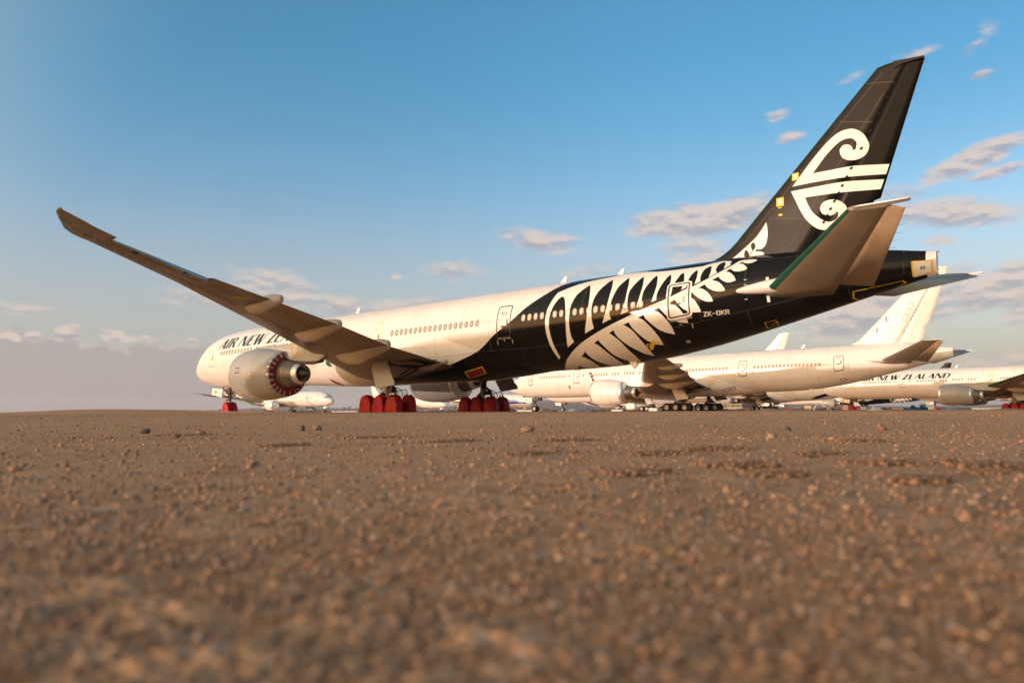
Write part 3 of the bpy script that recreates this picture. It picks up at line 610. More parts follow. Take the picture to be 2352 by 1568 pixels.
def nose_gear(parent, st):
    gx = 5.89; s = MB()
    s.tube((gx, 0, .55), (gx, 0, 1.3), .09, .09, 12, 1); s.tube((gx, 0, 1.2), (gx-.05, 0, 2.75), .15, .17, 12)
    s.tube((gx, -.42, .55), (gx, .42, .55), .07, .07, 8); s.tube((gx, 0, 1.7), (gx-1.5, 0, 2.7), .07, .07, 8); s.tube((gx, -.05, 1.6), (gx+1.2, 0, 2.6), .05, .05, 8)
    s.box((gx-.35, 0, 1.35), (.5, .25, .2)); s.box((gx-.25, 0, 1.65), (.35, .7, .16)); s.tube((gx+.1, 0, 1.15), (gx+.35, 0, .85), .05, .05, 6); s.box((gx+.25, 0, 1.1), (.3, .2, .12))
    s.tube((gx, 0, .95), (gx, 0, 1.15), .12, .12, 12, 2)
    o = s.build('nose_gear', [dark, strut_m, yellow], parent)
    for dy in (-.31, .31):
        if st['covers']: wheel_cover(o, gx, dy, .29, .56, 1.12, 50+int(dy*10))
        else: wheel_parts(o, gx, dy, .545, .4, False, st)
    for sg in (-1, 1):
        d = MB(); fn = lambda u, v, t: (u, sg*(.72+.08*(2.5-v))+t, v)
        d.prism([(3.55, 2.62), (5.1, 2.52), (5.1, 1.72), (3.62, 1.90)], -.03, .03, fn)
        d.prism([(5.16, 2.52), (5.62, 2.5), (5.6, 1.62), (5.16, 1.70)], -.03, .03, fn)
        d.prism([(6.05, 2.5), (7.0, 2.55), (6.9, 2.0), (6.1, 1.95)], -.03, .03, lambda u, v, t: (u, sg*.62+t, v), 1)
        dd = d.build('nose_gear_door', [white_part, dark], o)
        if st['code'] and sg == st['side']*-1:
            h = .36; w = text_width(st['code'], REG)*h
            flip = 1 if st['side'] > 0 else -1
            decal('door_code', text_polys(st['code'], REG, 4.35-w/2, 2.03, h, 1., 0, 1), lambda u, v: (u if flip > 0 else 8.7-u, sg*(.72+.08*(2.5-v)+.037), v), black_mark, dd, 1.)
    return o
FAIR = [None]
def airliner(label, X, Y, Z, rz, st, tilt=0., scale=1., group='white airliners parked in rows'):
    """twin-jet airliner; local x aft from the nose, y to starboard, z up. st: livery and storage options"""
    st = dict(dict(side=1, skin=white, covers=False, code='', cowl=white_part, door=grey, fin=white_part, wing=wing_grey, cover='foil', inlet='foil', foil_lip=True, detail=False, fus=F777, engines=((25.0, 9.8, 2.98),), seg=48, doorcol=black_mark, wins=True, stab=stab_grey, wing_dx=0, bands=(), title='', fincut=0), **st)
    OX = 37.0
    root = empty('airliner', (X+OX*math.cos(rz)*scale, Y+OX*math.sin(rz)*scale, Z), rz, label, 'airliner', group)
    root.scale = (scale,)*3; root.rotation_euler = (0, R(tilt), rz)
    kids = []
    fu = st['fus']; side = st['side']; det = st['detail']
    # --- fuselage
    xs = [0, .03, .08, .16, .28, .45, .7, 1.0, 1.4, 1.9, 2.4, 3, 3.6, 4.3, 5, 6, 7, 8, 9, 10.2, 11.5, 13, 15, 18]
    x = 21.
    while x < fu.x1-.2: xs.append(x); x += .6 if x > 46 else 3.0
    xs += [fu.x1-.1, fu.x1]
    n = st['seg']; V = []; U = []; F = []
    for x in xs:
        for k in range(n+1):
            ph = 360*k/n; V.append(fu.pt(x, ph)); U.append((x, R(ph)*RF))
    W = n+1
    for j in range(len(xs)-1):
        for k in range(n): F.append((j*W+k, (j+1)*W+k, (j+1)*W+k+1, j*W+k+1))
    V.append(fu.pt(xs[-1], 0)); F.append(tuple((len(xs)-1)*W+k for k in range(n)))
    U.append((0, 0))
    fo = link('fuselage', V, F, st['skin'], root, uv=U); kids.append(fo)
    P = lambda name, *a, **k: kids.append(decal(name, *a, parent=root, **k)) or kids[-1]
    sv = lambda phi: R(phi)*RF
    # --- wing body fairing (slightly proud of the skin)
    wdx = st['wing_dx']
    edge = pch([20.5, 22, 24, 26.5, 29, 31, 37.5, 39.5, 41.7, 43.74, 45.2, 46.6, 48.3], [168, 140, 124, 110, 99, 94, 90, 92, 104.5, 119, 133, 148, 172])
    depth = pch([20.5, 23, 26, 30, 34, 42, 45, 48.3], [0, .14, .30, .40, .42, .42, .26, 0])
    V = []; U = []; F = []; NX, NP = 44, 24
    for i in range(NX+1):
        x = 20.5+27.8*i/NX; e = edge(x); d = depth(x)
        for k in range(NP+1):
            t = -1+2*k/NP; phi = 180+t*(180-e); q = 1-abs(t)**3.2
            V.append(fu.pt(x+wdx, phi, .014+d*q*(1+.25*math.sin(math.pi*min(1, abs(t))))*1.0)); U.append((x, sv(phi)))
    W = NP+1
    for i in range(NX):
        for k in range(NP): F.append((i*W+k, (i+1)*W+k, (i+1)*W+k+1, i*W+k+1))
    kids.append(link('wing_body_fairing', V, F, st['skin'], root, uv=U))
    fo_ = lambda e: (lambda u, v: fu.pt(u+wdx, side*math.degrees(v/RF), .014+depth(u)*(1-abs((math.degrees(v/RF)-180)/(180-edge(u)))**3.2)*(1+.25*math.sin(math.pi*min(1, abs((math.degrees(v/RF)-180)/(180-edge(u))))))+e))
    st['fo'] = fo_
    if fu is F777 and not st.get('simple'):
        FAIR[0] = fo_
        P('wheel_well', [[(x_, sv(p_)) for x_, p_ in ((36.0, 124), (39.9, 123), (40.6, 128), (39.2, 141), (37.2, 146), (35.6, 140))]], fo_(.02), hole, step=.3)
        P('air_inlet', [[(x_, sv(p_)) for x_, p_ in ((25.5, 143), (25.9, 147.7), (26.25, 156), (26.1, 168), (25.7, 160), (25.5, 152))]], fo_(.02), red_flat, step=.2)
        P('inlet_film', [[(x_, sv(p_)) for x_, p_ in ((26.1, 113), (26.6, 116), (26.9, 123), (26.3, 122), (26.0, 118))]], fo_(.02), green, step=.2)
    # --- wings
    for sg in (-1, 1):
        secs = []; ys = sorted(set([w[0] for w in WING]+[6.3, 12.2, 17.7, 22.3, 27]))
        for y in ys:
            xl, xt, z = wing_at(y); te = (xt+wdx, sg*y, z-.05*(xt-xl)*.4); secs.append(((xl+wdx, sg*y, z), te, te, wing_th(y), (0, 0, 1)))
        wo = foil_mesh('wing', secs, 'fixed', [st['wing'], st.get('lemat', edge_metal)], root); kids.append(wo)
        a = []
        for y in (24.22, 26.9, 29.53):
            xl, xt, z = wing_at(y); h = Vector((xt+wdx-.03, sg*y, z-.03)); a.append((h-Vector((2.4, 0, 0)), h, h+Vector((.72*math.cos(R(24)), 0, -.72*math.sin(R(24)))), wing_th(y)*1.25, (.3, 0, .95)))
        foil_mesh('aileron', a, 'ctrl', st['wing'], wo)
        for yf, x0_, x1_, dz, w in ((20.3, 41.6, 45.25, .40, .20), (15.0, 38.8, 43.5, .50, .25), (9.6, 36.1, 41.85, .62, .30), (3.95, 38.7, 41.75, .25, .16)):
            fb = MB(); L = x1_-x0_; zz = wing_at(yf)[2]; prof = [(0, .02), (.04, .30), (.12, .60), (.28, .92), (.48, 1), (.70, .90), (.88, .68), (.985, .46), (1.0, .30), (1.0, .0)]
            zs = pch([0, .2, .45, .8, 1], [wing_under(yf, x0_, sg)+.05, wing_under(yf, x0_+L*.2, sg)-.12*dz, wing_under(yf, x0_+L*.45, sg)-.30*dz, zz-.16, zz-.12])
            fb.rev([(q, r) for q, r in prof], 18, lambda p: (x0_+wdx+L*p[0], sg*(yf+0)+p[1]*w*1.5, zs(p[0])+p[2]*dz*1.15))
            fb.build('flap_track_fairing', fair_m, wo, True)
        if det or st.get('panels'):
            pol = []; P3 = []
            mb = MB()
            for k in range(34):
                y = 11.2+k*.62
                if abs(y-15) < .5 or abs(y-20.3) < .45: continue
                xl, xt, z = wing_at(y); cx = xl+(xt-xl)*.40; rx, ry = .21*(1 if y < 22 else .75), .29*(1 if y < 22 else .8); N = 14
                ring = []
                for rr in (1., .66):
                    for i in range(N):
                        t = 2*math.pi*i/N; yy = y+ry*rr*math.sin(t); xx = cx+(yy-y)*.62+rx*rr*math.cos(t); ring.append((xx+wdx, sg*yy, wing_under(yy, xx, sg)-.006))
                mb.add(ring, [(i, (i+1) % N, N+(i+1) % N, N+i) for i in range(N)])
            absorb(wo, mb.build('access_panel_outline', seam_m, None))
            ln = MB()
            for frac in (.16, .66, .74):
                pts = []
                for k in range(40):
                    y = 4+k*.66
                    xl, xt, z = wing_at(y); xx = xl+(xt-xl)*frac; pts.append((xx+wdx, sg*y, wing_under(y, xx, sg)-.006))
                for p, q in zip(pts, pts[1:]): ln.add([p, q, (q[0]+.035, q[1], q[2]), (p[0]+.035, p[1], p[2])], [(0, 1, 2, 3)])
            for y in (6.5, 12.6, 17.4, 22.6, 24.2, 26.8, 29.5, 30.5):
                xl, xt, z = wing_at(y); pts = [(xl+(xt-xl)*f, ) for f in (.16, .3, .5, .74)]
                pts = [(q[0]+wdx, sg*y, wing_under(y, q[0], sg)-.006) for q in pts]
                for p, q in zip(pts, pts[1:]): ln.add([p, q, (q[0], q[1]+.03, q[2]), (p[0], p[1]+.03, p[2])], [(0, 1, 2, 3)])
            absorb(wo, ln.build('panel_seam', seam_m, None))
            hb = MB()
            for y in (25.3, 28.2):
                xl, xt, z = wing_at(y); hb.box((xt+wdx-.1, sg*y, z-.09), (.3, .34, .06))
            absorb(wo, hb.build('hinge_slot', hole, None))
        wl = MB(); g = lambda x_, y_: (x_, sg*y_, 4.0)
        pts = [(37.3, 6.7), (40.7, 6.1), (41.0, 4.0), (38.6, 3.5), (36.2, 3.9)]
        wl.add([(x_+wdx, sg*y_, wing_under(max(y_, 3.2), x_, sg)-.02) for x_, y_ in pts], [(0, 1, 2, 3)])
        wl.build('wheel_well', hole, wo)
    # --- fin and rudder
    if not st['fincut']:
        zs = [8.2, 9.0, 9.29, 9.5, 9.8, 10.2, 10.72, 11.45, 11.55, 13, 15, 17, 18.2, 18.62, 18.74, 18.82]
        secs = []; rs = []
        for z in zs:
            le, te, h = fin_le(z), fin_te(z), fin_h(z); c = te-le; e = (z-18.59)*.5 if z > 18.3 else 0
            H = Vector((h, 0, z)); T = Vector((te, (te-h)*DEFL, z-(max(0, z-18.59)*.8))); secs.append(((le, 0, z), H, (te, 0, z), min(c, 9.)*.045, (0, 1, 0)))
            if z >= 9.0: rs.append(((le, 0, z), H, T, min(c, 9.)*.045, (0, 1, 0)))
        fin = foil_mesh('vertical_stabilizer', secs, 'fixed', [st['fin'], st.get('finle', st['fin'])], root, edge_n=1); kids.append(fin)
        rud = foil_mesh('rudder', rs, 'ctrl', st.get('rudder', st['fin']), fin)
        if det:
            wk = MB()
            for z in (12.6, 13.7, 14.8, 15.9, 16.8, 17.5, 18.0, 18.4):
                x_ = fin_te(z); y_ = (x_-fin_h(z))*DEFL; wk.tube((x_-.05, y_, z), (x_+.28, y_+.03, z+.03), .007, .004, 5)
            absorb(rud, wk.build('static_wick', dark, None))
        cap = MB(); cap.prism([(71.45, 18.85), (72.95, 18.72), (72.9, 18.62), (71.9, 18.6), (71.5, 18.45)], -.13, .13, lambda u, v, t: (u, t, v)); cap.build('fin_tip_fairing', st['fin'], fin)
    # --- horizontal stabilizers and elevators
    for sg in (-1, 1):
        secs = []; el = []
        for y, le, h, te, z0_, zh, zt in ((1.0, 63.75, 68.1, 69.85, 6.42, 6.47, 6.28), (2.3, 64.8, 68.81, 70.46, 6.72, 6.77, 6.36), (6.3, 68.08, 70.9, 72.04, 7.62, 7.6, 7.3), (10.3, 71.35, 72.95, 73.62, 8.53, 8.42, 8.23)):
            secs.append(((le, sg*y, z0_), (h, sg*y, zh), (h+(te-h), sg*y, zh), (te-le)*.1, (0, -sg*.22, .975)))
            if y > 2: el.append(((le, sg*y, z0_), (h, sg*y, zh), (te, sg*y, zt), (te-le)*.1, (0, -sg*.22, .975)))
        t = ((71.45, sg*10.42, 8.55), (73.05, sg*10.42, 8.44), (73.7, sg*10.42, 8.43), .22, (0, -sg*.22, .975)); secs.append(t)
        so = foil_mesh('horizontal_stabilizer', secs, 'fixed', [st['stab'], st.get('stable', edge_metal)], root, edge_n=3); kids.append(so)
        elo = foil_mesh('elevator', el, 'ctrl', st.get('elev', elev_sunlit_m), so)
        if det:
            wk = MB()
            for q in range(7):
                t = .45+.55*q/6; p = Vector(el[0][2]).lerp(Vector(el[-1][2]), t); wk.tube(p-Vector((.05, 0, 0)), p+Vector((.28, 0, -.02)), .007, .004, 5)
            absorb(elo, wk.build('static_wick', dark, None))
        tp = MB(); tp.prism([(71.4, 0), (71.75, .05), (73.85, .02), (73.8, -.05), (73.0, -.09), (71.6, -.08)], 0, 1, lambda u, v, t: (u+(.35 if t else 0)*(u < 73), sg*(10.40+.36*t), 8.5+v*(1-.6*t))); tp.build('stabilizer_tip', white_part, so)
        ff = MB(); ff.rev([(0, .01), (.05, .3), (.2, .62), (.45, .88), (.75, 1), (1, .9)], 16, lambda p: (63.0+4.2*p[0], sg*(fu.W(63)-.12+.3*p[0])+p[1]*.62, 6.86+.10*p[0]+p[2]*.42)); ff.build('stabilizer_root_fairing', white_part, so, True)
        if det and sg < 0:
            an = lerp_tab([(2.3, 64.8, 68.81, 6.72), (10.3, 71.35, 72.95, 8.53)])
    # --- engines
    for (ex, ey, ez) in st['engines']:
        for sg in (-1, 1):
            kids.append(engine(root, ex, sg*ey, ez, dict(cowl=st['cowl'], inlet=st['inlet'], detail=det and sg < 0), st['cover'] if (sg < 0 or st['cover'] == 'foil') else 'foil', st['foil_lip']))
            kids.append(pylon(root, ex-2.5, sg*ey, ez, st['cowl'], det and sg < 0))
    for sg in (-1, 1): kids.append(main_gear(root, sg, st))
    kids.append(nose_gear(root, st))
    # --- cabin windows and doors on the side that is seen
    if st['wins'] and fu is F777:
        wx = [9.1+.546*k for k in range(11)]+[15.57, 18.4]+[19.94+.53*k for k in range(7)]+[24.2, 24.73, 25.26]+[26.5+.53*k for k in range(4)]+[29.3+.53*k for k in range(3)]+[34.8+.537*k for k in range(18)]+[48.2+.534*k for k in range(18)]
        meshes = {}
        for x in wx:
            ph = fu.phi_at(x, .48); key = 'c' if 14.5 < x < 45 else x
            if key in meshes:
                o = bpy.data.objects.new('cabin_window', meshes[key][0].data); C.objects.link(o); o.parent = root
                o.location = (x-meshes[key][1], 0, fu.axs*(x-meshes[key][1])); kids.append(o); o['_dx'] = 1; continue
            V = []; F = []; M = []; N = 16 if det else 10
            for rr, off in ((1.28, .004), (1.18, .016), (.98, .012), (.96, .007)):
                for i in range(N):
                    t = 2*math.pi*i/N; ct, s_ = math.cos(t), math.sin(t)
                    V.append(fu.pt(x+.135*rr*math.copysign(abs(ct)**.75, ct), side*(ph+math.degrees(.195*rr*math.copysign(abs(s_)**.75, s_)/RF)), off))
            for r_ in range(3):
                for i in range(N): F.append((r_*N+i, r_*N+(i+1) % N, (r_+1)*N+(i+1) % N, (r_+1)*N+i)); M.append(0)
            F.append(tuple(range(3*N, 4*N))); M.append(1)
            o = link('cabin_window', V, F, [ring_light, pane_light] if (st['skin'] is white_black and x > 47) else [ring_m, pane_m], root, M, False); kids.append(o); meshes[key] = (o, x)
        for i, (dx, wd) in enumerate(((6.92, 1.05), (17.0, 1.15), (32.87, 1.12), (46.42, 1.2), (59.72, 1.2))):
            t0 = sv(fu.phi_at(dx, 1.50)); t1 = sv(fu.phi_at(dx, -.72 if i < 4 else -.45 if i == 3 else -.5))
            col = yellow if (det and i < 3) else st['doorcol']
            fm = fu.uv(.009, side)
            if det and i == 4:
                t0, t1 = sv(64.8), sv(108.5)
                d = P('cabin_door', [rrect(dx-.79, dx+.77, t0-.12, t1+.10, .22)], fu.uv(.011, side), decal_white)
                decal('door_outline', stroke(rrect(dx-.66, dx+.62, t0+.02, t1-.06, .16), .085, True), fu.uv(.017, side), black_mark, d)
                fb = fu.uv(.017, side)
                decal('door_fern_pattern', [[(59.27, sv(67.9)), (59.91, sv(68.8)), (59.85, sv(74)), (60.15, sv(72)), (60.16, sv(69.2)), (60.23, sv(69.2)), (60.22, sv(73.4)), (59.2, sv(81)), (59.2, sv(79)), (59.25, sv(77))], [(59.2, sv(87.8)), (59.49, sv(85.6)), (59.66, sv(91)), (59.95, sv(98.5)), (60.23, sv(103.3)), (60.21, sv(105.5)), (59.95, sv(105.2)), (59.75, sv(98.2)), (59.5, sv(92.5)), (59.2, sv(90))], [(60.08, sv(81)), (60.18, sv(80.2)), (60.18, sv(81.7))]], fb, deep_black, d)
                decal('door_window', [rrect(59.94, 60.12, sv(83.3), sv(92.3), .06)], fu.uv(.021, side), pane_m, d)
                decal('door_handle', [bar(59.45, 59.86, sv(90.5), sv(92.5))], fu.uv(.021, side), dark, d)
                decal('door_sill', [bar(59.06, 60.44, sv(111), sv(112.6))], fu.uv(.02, side), strut_m, d)
                continue
            w_ = .035 if (det and i < 3) else .075
            d = P('cabin_door', stroke(rrect(dx-wd/2, dx+wd/2, t0, t1, .15), w_, True), fm, col)
            if not st.get('simple'):
                decal('door_window', [rrect(dx+.24, dx+.40, sv(81), sv(90), .05)], fm, ring_m, d)
                decal('door_handle', [bar(dx-.22, dx+.18, sv(88.5), sv(91.0))], fm, yellow if (det and i < 3) else black_mark, d)
                decal('door_placard', stroke(bar(dx-.22, dx+.2, sv(70.5), sv(73.5)), .04, True), fm, yellow if (det and i < 3) else black_mark, d)
                decal('door_sill', [bar(dx-wd/2, dx+wd/2, t1+.06, t1+.12)], fm, strut_m, d)
    # cockpit glazing
    if fu is F777:
        for sg in (-1, 1):
            gl = [[(2.15, 38), (2.75, 62), (3.05, 60), (2.75, 30), (2.35, 10), (2.0, 12)], [(2.82, 63), (3.55, 66), (3.85, 52), (3.12, 59)]]
            kids.append(decal('cockpit_window', [[(u, v/20.) for u, v in p] for p in gl], lambda u, v: fu.pt(u, sg*v*20., .01), glass_m, root, .25))
    else:
        for sg in (-1, 1):
            kids.append(decal('cockpit_window', [[(u, v/20.) for u, v in p] for p in [[(3.7, 12), (3.8, 42), (4.9, 46), (5.3, 34), (4.5, 16)]]], lambda u, v: fu.pt(u, sg*v*20., .01), glass_m, root, .25))
    # antennas, probes
    for (x, h) in ((14., .5), (26.5, .55), (49.2, .5), (53.9, .42)) if fu is F777 else ((20., .6),):
        mb = MB(); zt = fu.pt(x, 0)[2]; mb.prism([(x-.1, zt-.05), (x+.42, zt-.05), (x+.62, zt+h), (x+.42, zt+h)], -.025, .025, lambda u, v, t: (u, t, v)); kids.append(mb.build('blade_antenna', white_part, root))
    for (x, h) in ((30.5, .45), (55.2, .35)) if fu is F777 else ():
        mb = MB(); zb = fu.pt(x, 180)[2]-(.42 if x < 45 else 0); mb.prism([(x-.1, zb+.08), (x+.45, zb+.08), (x+.5, zb-h*.4), (x+.25, zb-h)], -.08, .08, lambda u, v, t: (u, t-.6, v)); kids.append(mb.build('drain_mast', white_part, root))
    if fu is F777:
        ap = MB(); ap.tube((72.9, 0, 8.17), (73.12, 0, 8.17), .05, .05, 8); ap.tube((72.85, 0, 7.03), (73.05, 0, 7.0), .045, .045, 8); kids.append(ap.build('tail_light', strut_m, root))
        d = P('exhaust_seal', [rrect(71.97, 72.8, sv(90)-.42+.0, sv(90)+1.15, .05)], lambda u, v: fu.pt(u, side*(81+(v-(sv(90)-.42))*38.), .02), white_foil)
    # --- livery extras
    for nm, pol, mt in st['bands']: P(nm, [pol], fu.uv(.010, side), mt)
    if st['title']:
        u0, h, shear, wsc = st['tpos']; P('airline_title', text_polys(st['title'], TITLE, u0, sv(72.8), h, wsc, shear), fu.uv(.010, side), navy)
    if st.get('extra'): st['extra'](root, fu, P, sv)
    # hang everything at the real nose
    for k in kids:
        if k.get('_dx'): k.location = (k.location.x-OX, 0, k.location.z); del k['_dx']
        else: k.location = (-OX, 0, 0)
    return root
# ------------------------------------------------------------------ terrain
rng = np.random.default_rng(7)
def vnoise(x, y, wl, seed):
    x = x/wl+seed*17.3; y = y/wl+seed*5.1
    xi = np.floor(x).astype(np.int64); yi = np.floor(y).astype(np.int64); fx = x-xi; fy = y-yi
    fx = fx*fx*(3-2*fx); fy = fy*fy*(3-2*fy)
    def h(a, b):
        n = (a*374761393+b*668265263+seed*974634777) & 0xffffffff
        n = ((n ^ (n >> 13))*1274126177) & 0xffffffff
        return ((n ^ (n >> 16)) & 0xffff)/65535.-.5
    return (h(xi, yi)*(1-fx)+h(xi+1, yi)*fx)*(1-fy)+(h(xi, yi+1)*(1-fx)+h(xi+1, yi+1)*fx)*fy
def sst(v, a, b): t = np.clip((v-a)/(b-a), 0, 1); return t*t*(3-2*t)
def ground_low(x, y):
    """gentle large-scale shape: dips beyond the first aircraft and towards the left"""
    x = np.asarray(x, float); y = np.asarray(y, float)
    z = -.20*sst(y, 14, 50)-.22*sst(-x, 10, 110)*sst(y, -10, 60)
    # low dirt bank between the camera and the empty left side
    ux, uy = x-26., y+21.          # across / along the bank
    al = ux*.78-uy*.62; ac = ux*.62+uy*.78
    z = z+.40*np.exp(-(ac/5.5)**2)*sst(-al, -14, 4)*(1-.25*sst(-al, 10, 40))*(.8+.5*vnoise(x, y, 7, 3))
    return z
def ground_z(x, y): return float(ground_low(np.array([x]), np.array([y]))[0])
def relief(x, y): return .012*1.25*vnoise(x, y, 5, 1)+.006*1.25*vnoise(x, y, 1.6, 2)+.0026*1.25*vnoise(x, y, .5, 3)
def build_ground():
    NA, NB_ = 620, 70
    half = R(40); mid = math.atan2(FX.x, FX.y)
    a1 = np.linspace(mid-half, mid+half, NA); a2 = np.linspace(mid+half, mid-half+2*math.pi, NB_+2)[1:-1]
    ang = np.concatenate([a1, a2]); na = len(ang)
    r = np.concatenate([np.geomspace(.09, 30, 640), np.geomspace(31, 400, 90), np.geomspace(420, 14000, 40)])
    X = CAM.x+r[:, None]*np.sin(ang)[None]; Y = CAM.y+r[:, None]*np.cos(ang)[None]
    Z = ground_low(X, Y)+relief(X, Y)
    sp = np.broadcast_to(np.maximum(r*.0095, r*2*half/NA)[:, None], X.shape)
    for i, (wl, amp) in enumerate(((.17, .0016), (.06, .0017), (.022, .0026), (.009, .0032))):
        k = np.clip((wl/sp-1.6)/2.5, 0, 1); n = vnoise(X, Y, wl, i+4)
        if wl < .3: n = np.abs(n)*1.6-.3
        Z = Z+amp*n*k*1.25
    # tyre ruts and clods
    rut = np.exp(-((X*.55+Y*.83-12.5+.5*np.sin(X*.3))/.5)**2)+np.exp(-((X*.55+Y*.83-14.4+.5*np.sin(X*.3))/.5)**2)
    Z = Z+.02*rut*vnoise(X, Y, .35, 9)
    Z -= .006
    V = np.stack([X, Y, Z], -1).reshape(-1, 3); nr = len(r)
    V = np.vstack([V, [[CAM.x, CAM.y, 0.]]])
    i, j = np.meshgrid(np.arange(nr-1), np.arange(na), indexing='ij'); j2 = (j+1) % na
    Q = np.stack([i*na+j, i*na+j2, (i+1)*na+j2, (i+1)*na+j], -1).reshape(-1, 4)[:, ::-1]
    T = np.stack([np.full(na, nr*na), (np.arange(na)+1) % na, np.arange(na)], -1)[:, ::-1]
    me = bpy.data.meshes.new('ground'); nq = len(Q); nt_ = len(T)
    me.vertices.add(len(V)); me.vertices.foreach_set('co', V.astype(np.float32).ravel())
    me.loops.add(nq*4+nt_*3); me.loops.foreach_set('vertex_index', np.concatenate([Q.ravel(), T.ravel()]).astype(np.int32))
    me.polygons.add(nq+nt_); me.polygons.foreach_set('loop_start', np.concatenate([np.arange(nq)*4, nq*4+np.arange(nt_)*3]).astype(np.int32))
    me.polygons.foreach_set('use_smooth', np.ones(nq+nt_, bool))
    me.update(calc_edges=True); me.validate()
    o = bpy.data.objects.new('ground', me); C.objects.link(o); tag(o, kind='structure')
    mt = bpy.data.materials.new('desert_soil'); mt.use_nodes = True; nt = mt.node_tree; b = NB(nt); p = nt.nodes['Principled BSDF']
    tc = b.n('ShaderNodeTexCoord'); P = tc.outputs['Object']
    big = b.noise(P, .13, 5, .6).outputs[0]; mid_ = b.noise(P, 1.3, 6, .65).outputs[0]; fine = b.noise(P, 30., 5, .7).outputs[0]
    base = b.mix(b.sstep(big, .35, .65), (.66, .345, .17), (.74, .395, .195))
    base = b.mix(b.m('MULTIPLY', b.sstep(mid_, .45, .75), .55), base, (.37, .215, .125))
    base = b.mix(b.m('MULTIPLY', b.sstep(fine, .4, .7), .5), base, (.66, .42, .25))
    clod = b.noise(P, 9., 5, .7, .4).outputs[0]; clod2 = b.noise(P, 3.1, 5, .65).outputs[0]
    base = b.mix(b.m('MULTIPLY', b.sstep(clod, .52, .68), .55), base, (.30, .17, .095))
    base = b.mix(b.m('MULTIPLY', b.sstep(clod2, .56, .72), .5), base, (.34, .19, .105))
    for sc, lo, st_ in ((75., .55, .35), (160., .30, .7), (330., .3, .6)):
        vo = b.n('ShaderNodeTexVoronoi'); nt.links.new(P, vo.inputs['Vector']); vo.inputs['Scale'].default_value = sc
        sx = b.n('ShaderNodeSeparateColor'); nt.links.new(vo.outputs['Color'], sx.inputs[0])
        grain = b.mix(sx.outputs[0], (.20, .105, .055), (.70, .45, .27)); grain = b.mix(b.sstep(sx.outputs[1], .72, .8), grain, (.36, .33, .31)); grain = b.mix(b.sstep(sx.outputs[1], .25, .18), grain, (.42, .15, .06))
        f = b.m('MULTIPLY', b.m('GREATER_THAN', sx.outputs[2], lo), st_)
        base = b.mix(b.m('MULTIPLY', f, b.sstep(vo.outputs['Distance'], .55, .35)), base, grain)
    nt.links.new(base, p.inputs['Base Color']); p.inputs['Roughness'].default_value = .92; p.inputs['Specular IOR Level'].default_value = .15
    bp = b.n('ShaderNodeBump'); bp.inputs['Strength'].default_value = .8; bp.inputs['Distance'].default_value = .004
    hs = b.m('ADD', b.m('MULTIPLY', b.noise(P, 120., 4, .7).outputs[0], 1.), b.m('MULTIPLY', fine, 2.))
    nt.links.new(hs, bp.inputs['Height']); nt.links.new(bp.outputs[0], p.inputs['Normal'])
    me.materials.append(mt)
build_ground()
def at_px(px, py, z=0.):
    """ground point seen at a picture position (picture 2352 wide)"""
    d = FX+RX*((px-1176)/FPX)+UX*((784-py)/FPX); t = (z-CAM.z)/d.z; p = CAM+d*t
    return p
# loose gravel: uncountable, one object
def ico(lv):
    t = (1+5**.5)/2
    v = np.array([(-1,t,0),(1,t,0),(-1,-t,0),(1,-t,0),(0,-1,t),(0,1,t),(0,-1,-t),(0,1,-t),(t,0,-1),(t,0,1),(-t,0,-1),(-t,0,1)])/math.hypot(1, t)
    f = np.array([(0,11,5),(0,5,1),(0,1,7),(0,7,10),(0,10,11),(1,5,9),(5,11,4),(11,10,2),(10,7,6),(7,1,8),(3,9,4),(3,4,2),(3,2,6),(3,6,8),(3,8,9),(4,9,5),(2,4,11),(6,2,10),(8,6,7),(9,8,1)])
    if lv == 0: return v, f
    vs = list(map(tuple, v)); cache = {}; nf = []
    def midp(a, b):
        k = (min(a, b), max(a, b))
        if k not in cache:
            q = np.array(vs[a])+np.array(vs[b]); vs.append(tuple(q/np.linalg.norm(q))); cache[k] = len(vs)-1
        return cache[k]
    for a, b_, c in f:
        d, e, g = midp(a, b_), midp(b_, c), midp(c, a); nf += [(a, d, g), (b_, e, d), (c, g, e), (d, e, g)]
    return np.array(vs), np.array(nf)
ICO0, ICO1 = ico(0), ico(1)
STONE_COLS = np.array([(.27,.155,.092),(.37,.215,.125),(.42,.255,.15),(.17,.12,.09),(.24,.215,.20),(.32,.15,.085),(.48,.345,.23),(.11,.095,.085),(.39,.215,.115),(.16,.115,.085)])
def stone_mat():
    mt = bpy.data.materials.new('stone'); mt.use_nodes = True; nt = mt.node_tree; b = NB(nt)
    at = b.n('ShaderNodeAttribute', attribute_name='Col'); tc = b.n('ShaderNodeTexCoord')
    nz = b.noise(tc.outputs['Object'], 90., 4, .6)
    nt.links.new(b.mix(b.m('MULTIPLY', nz.outputs[0], .5), at.outputs['Color'], (.30, .20, .13)), nt.nodes['Principled BSDF'].inputs['Base Color'])
    nt.nodes['Principled BSDF'].inputs['Roughness'].default_value = .85
    return mt
stone_m = stone_mat()
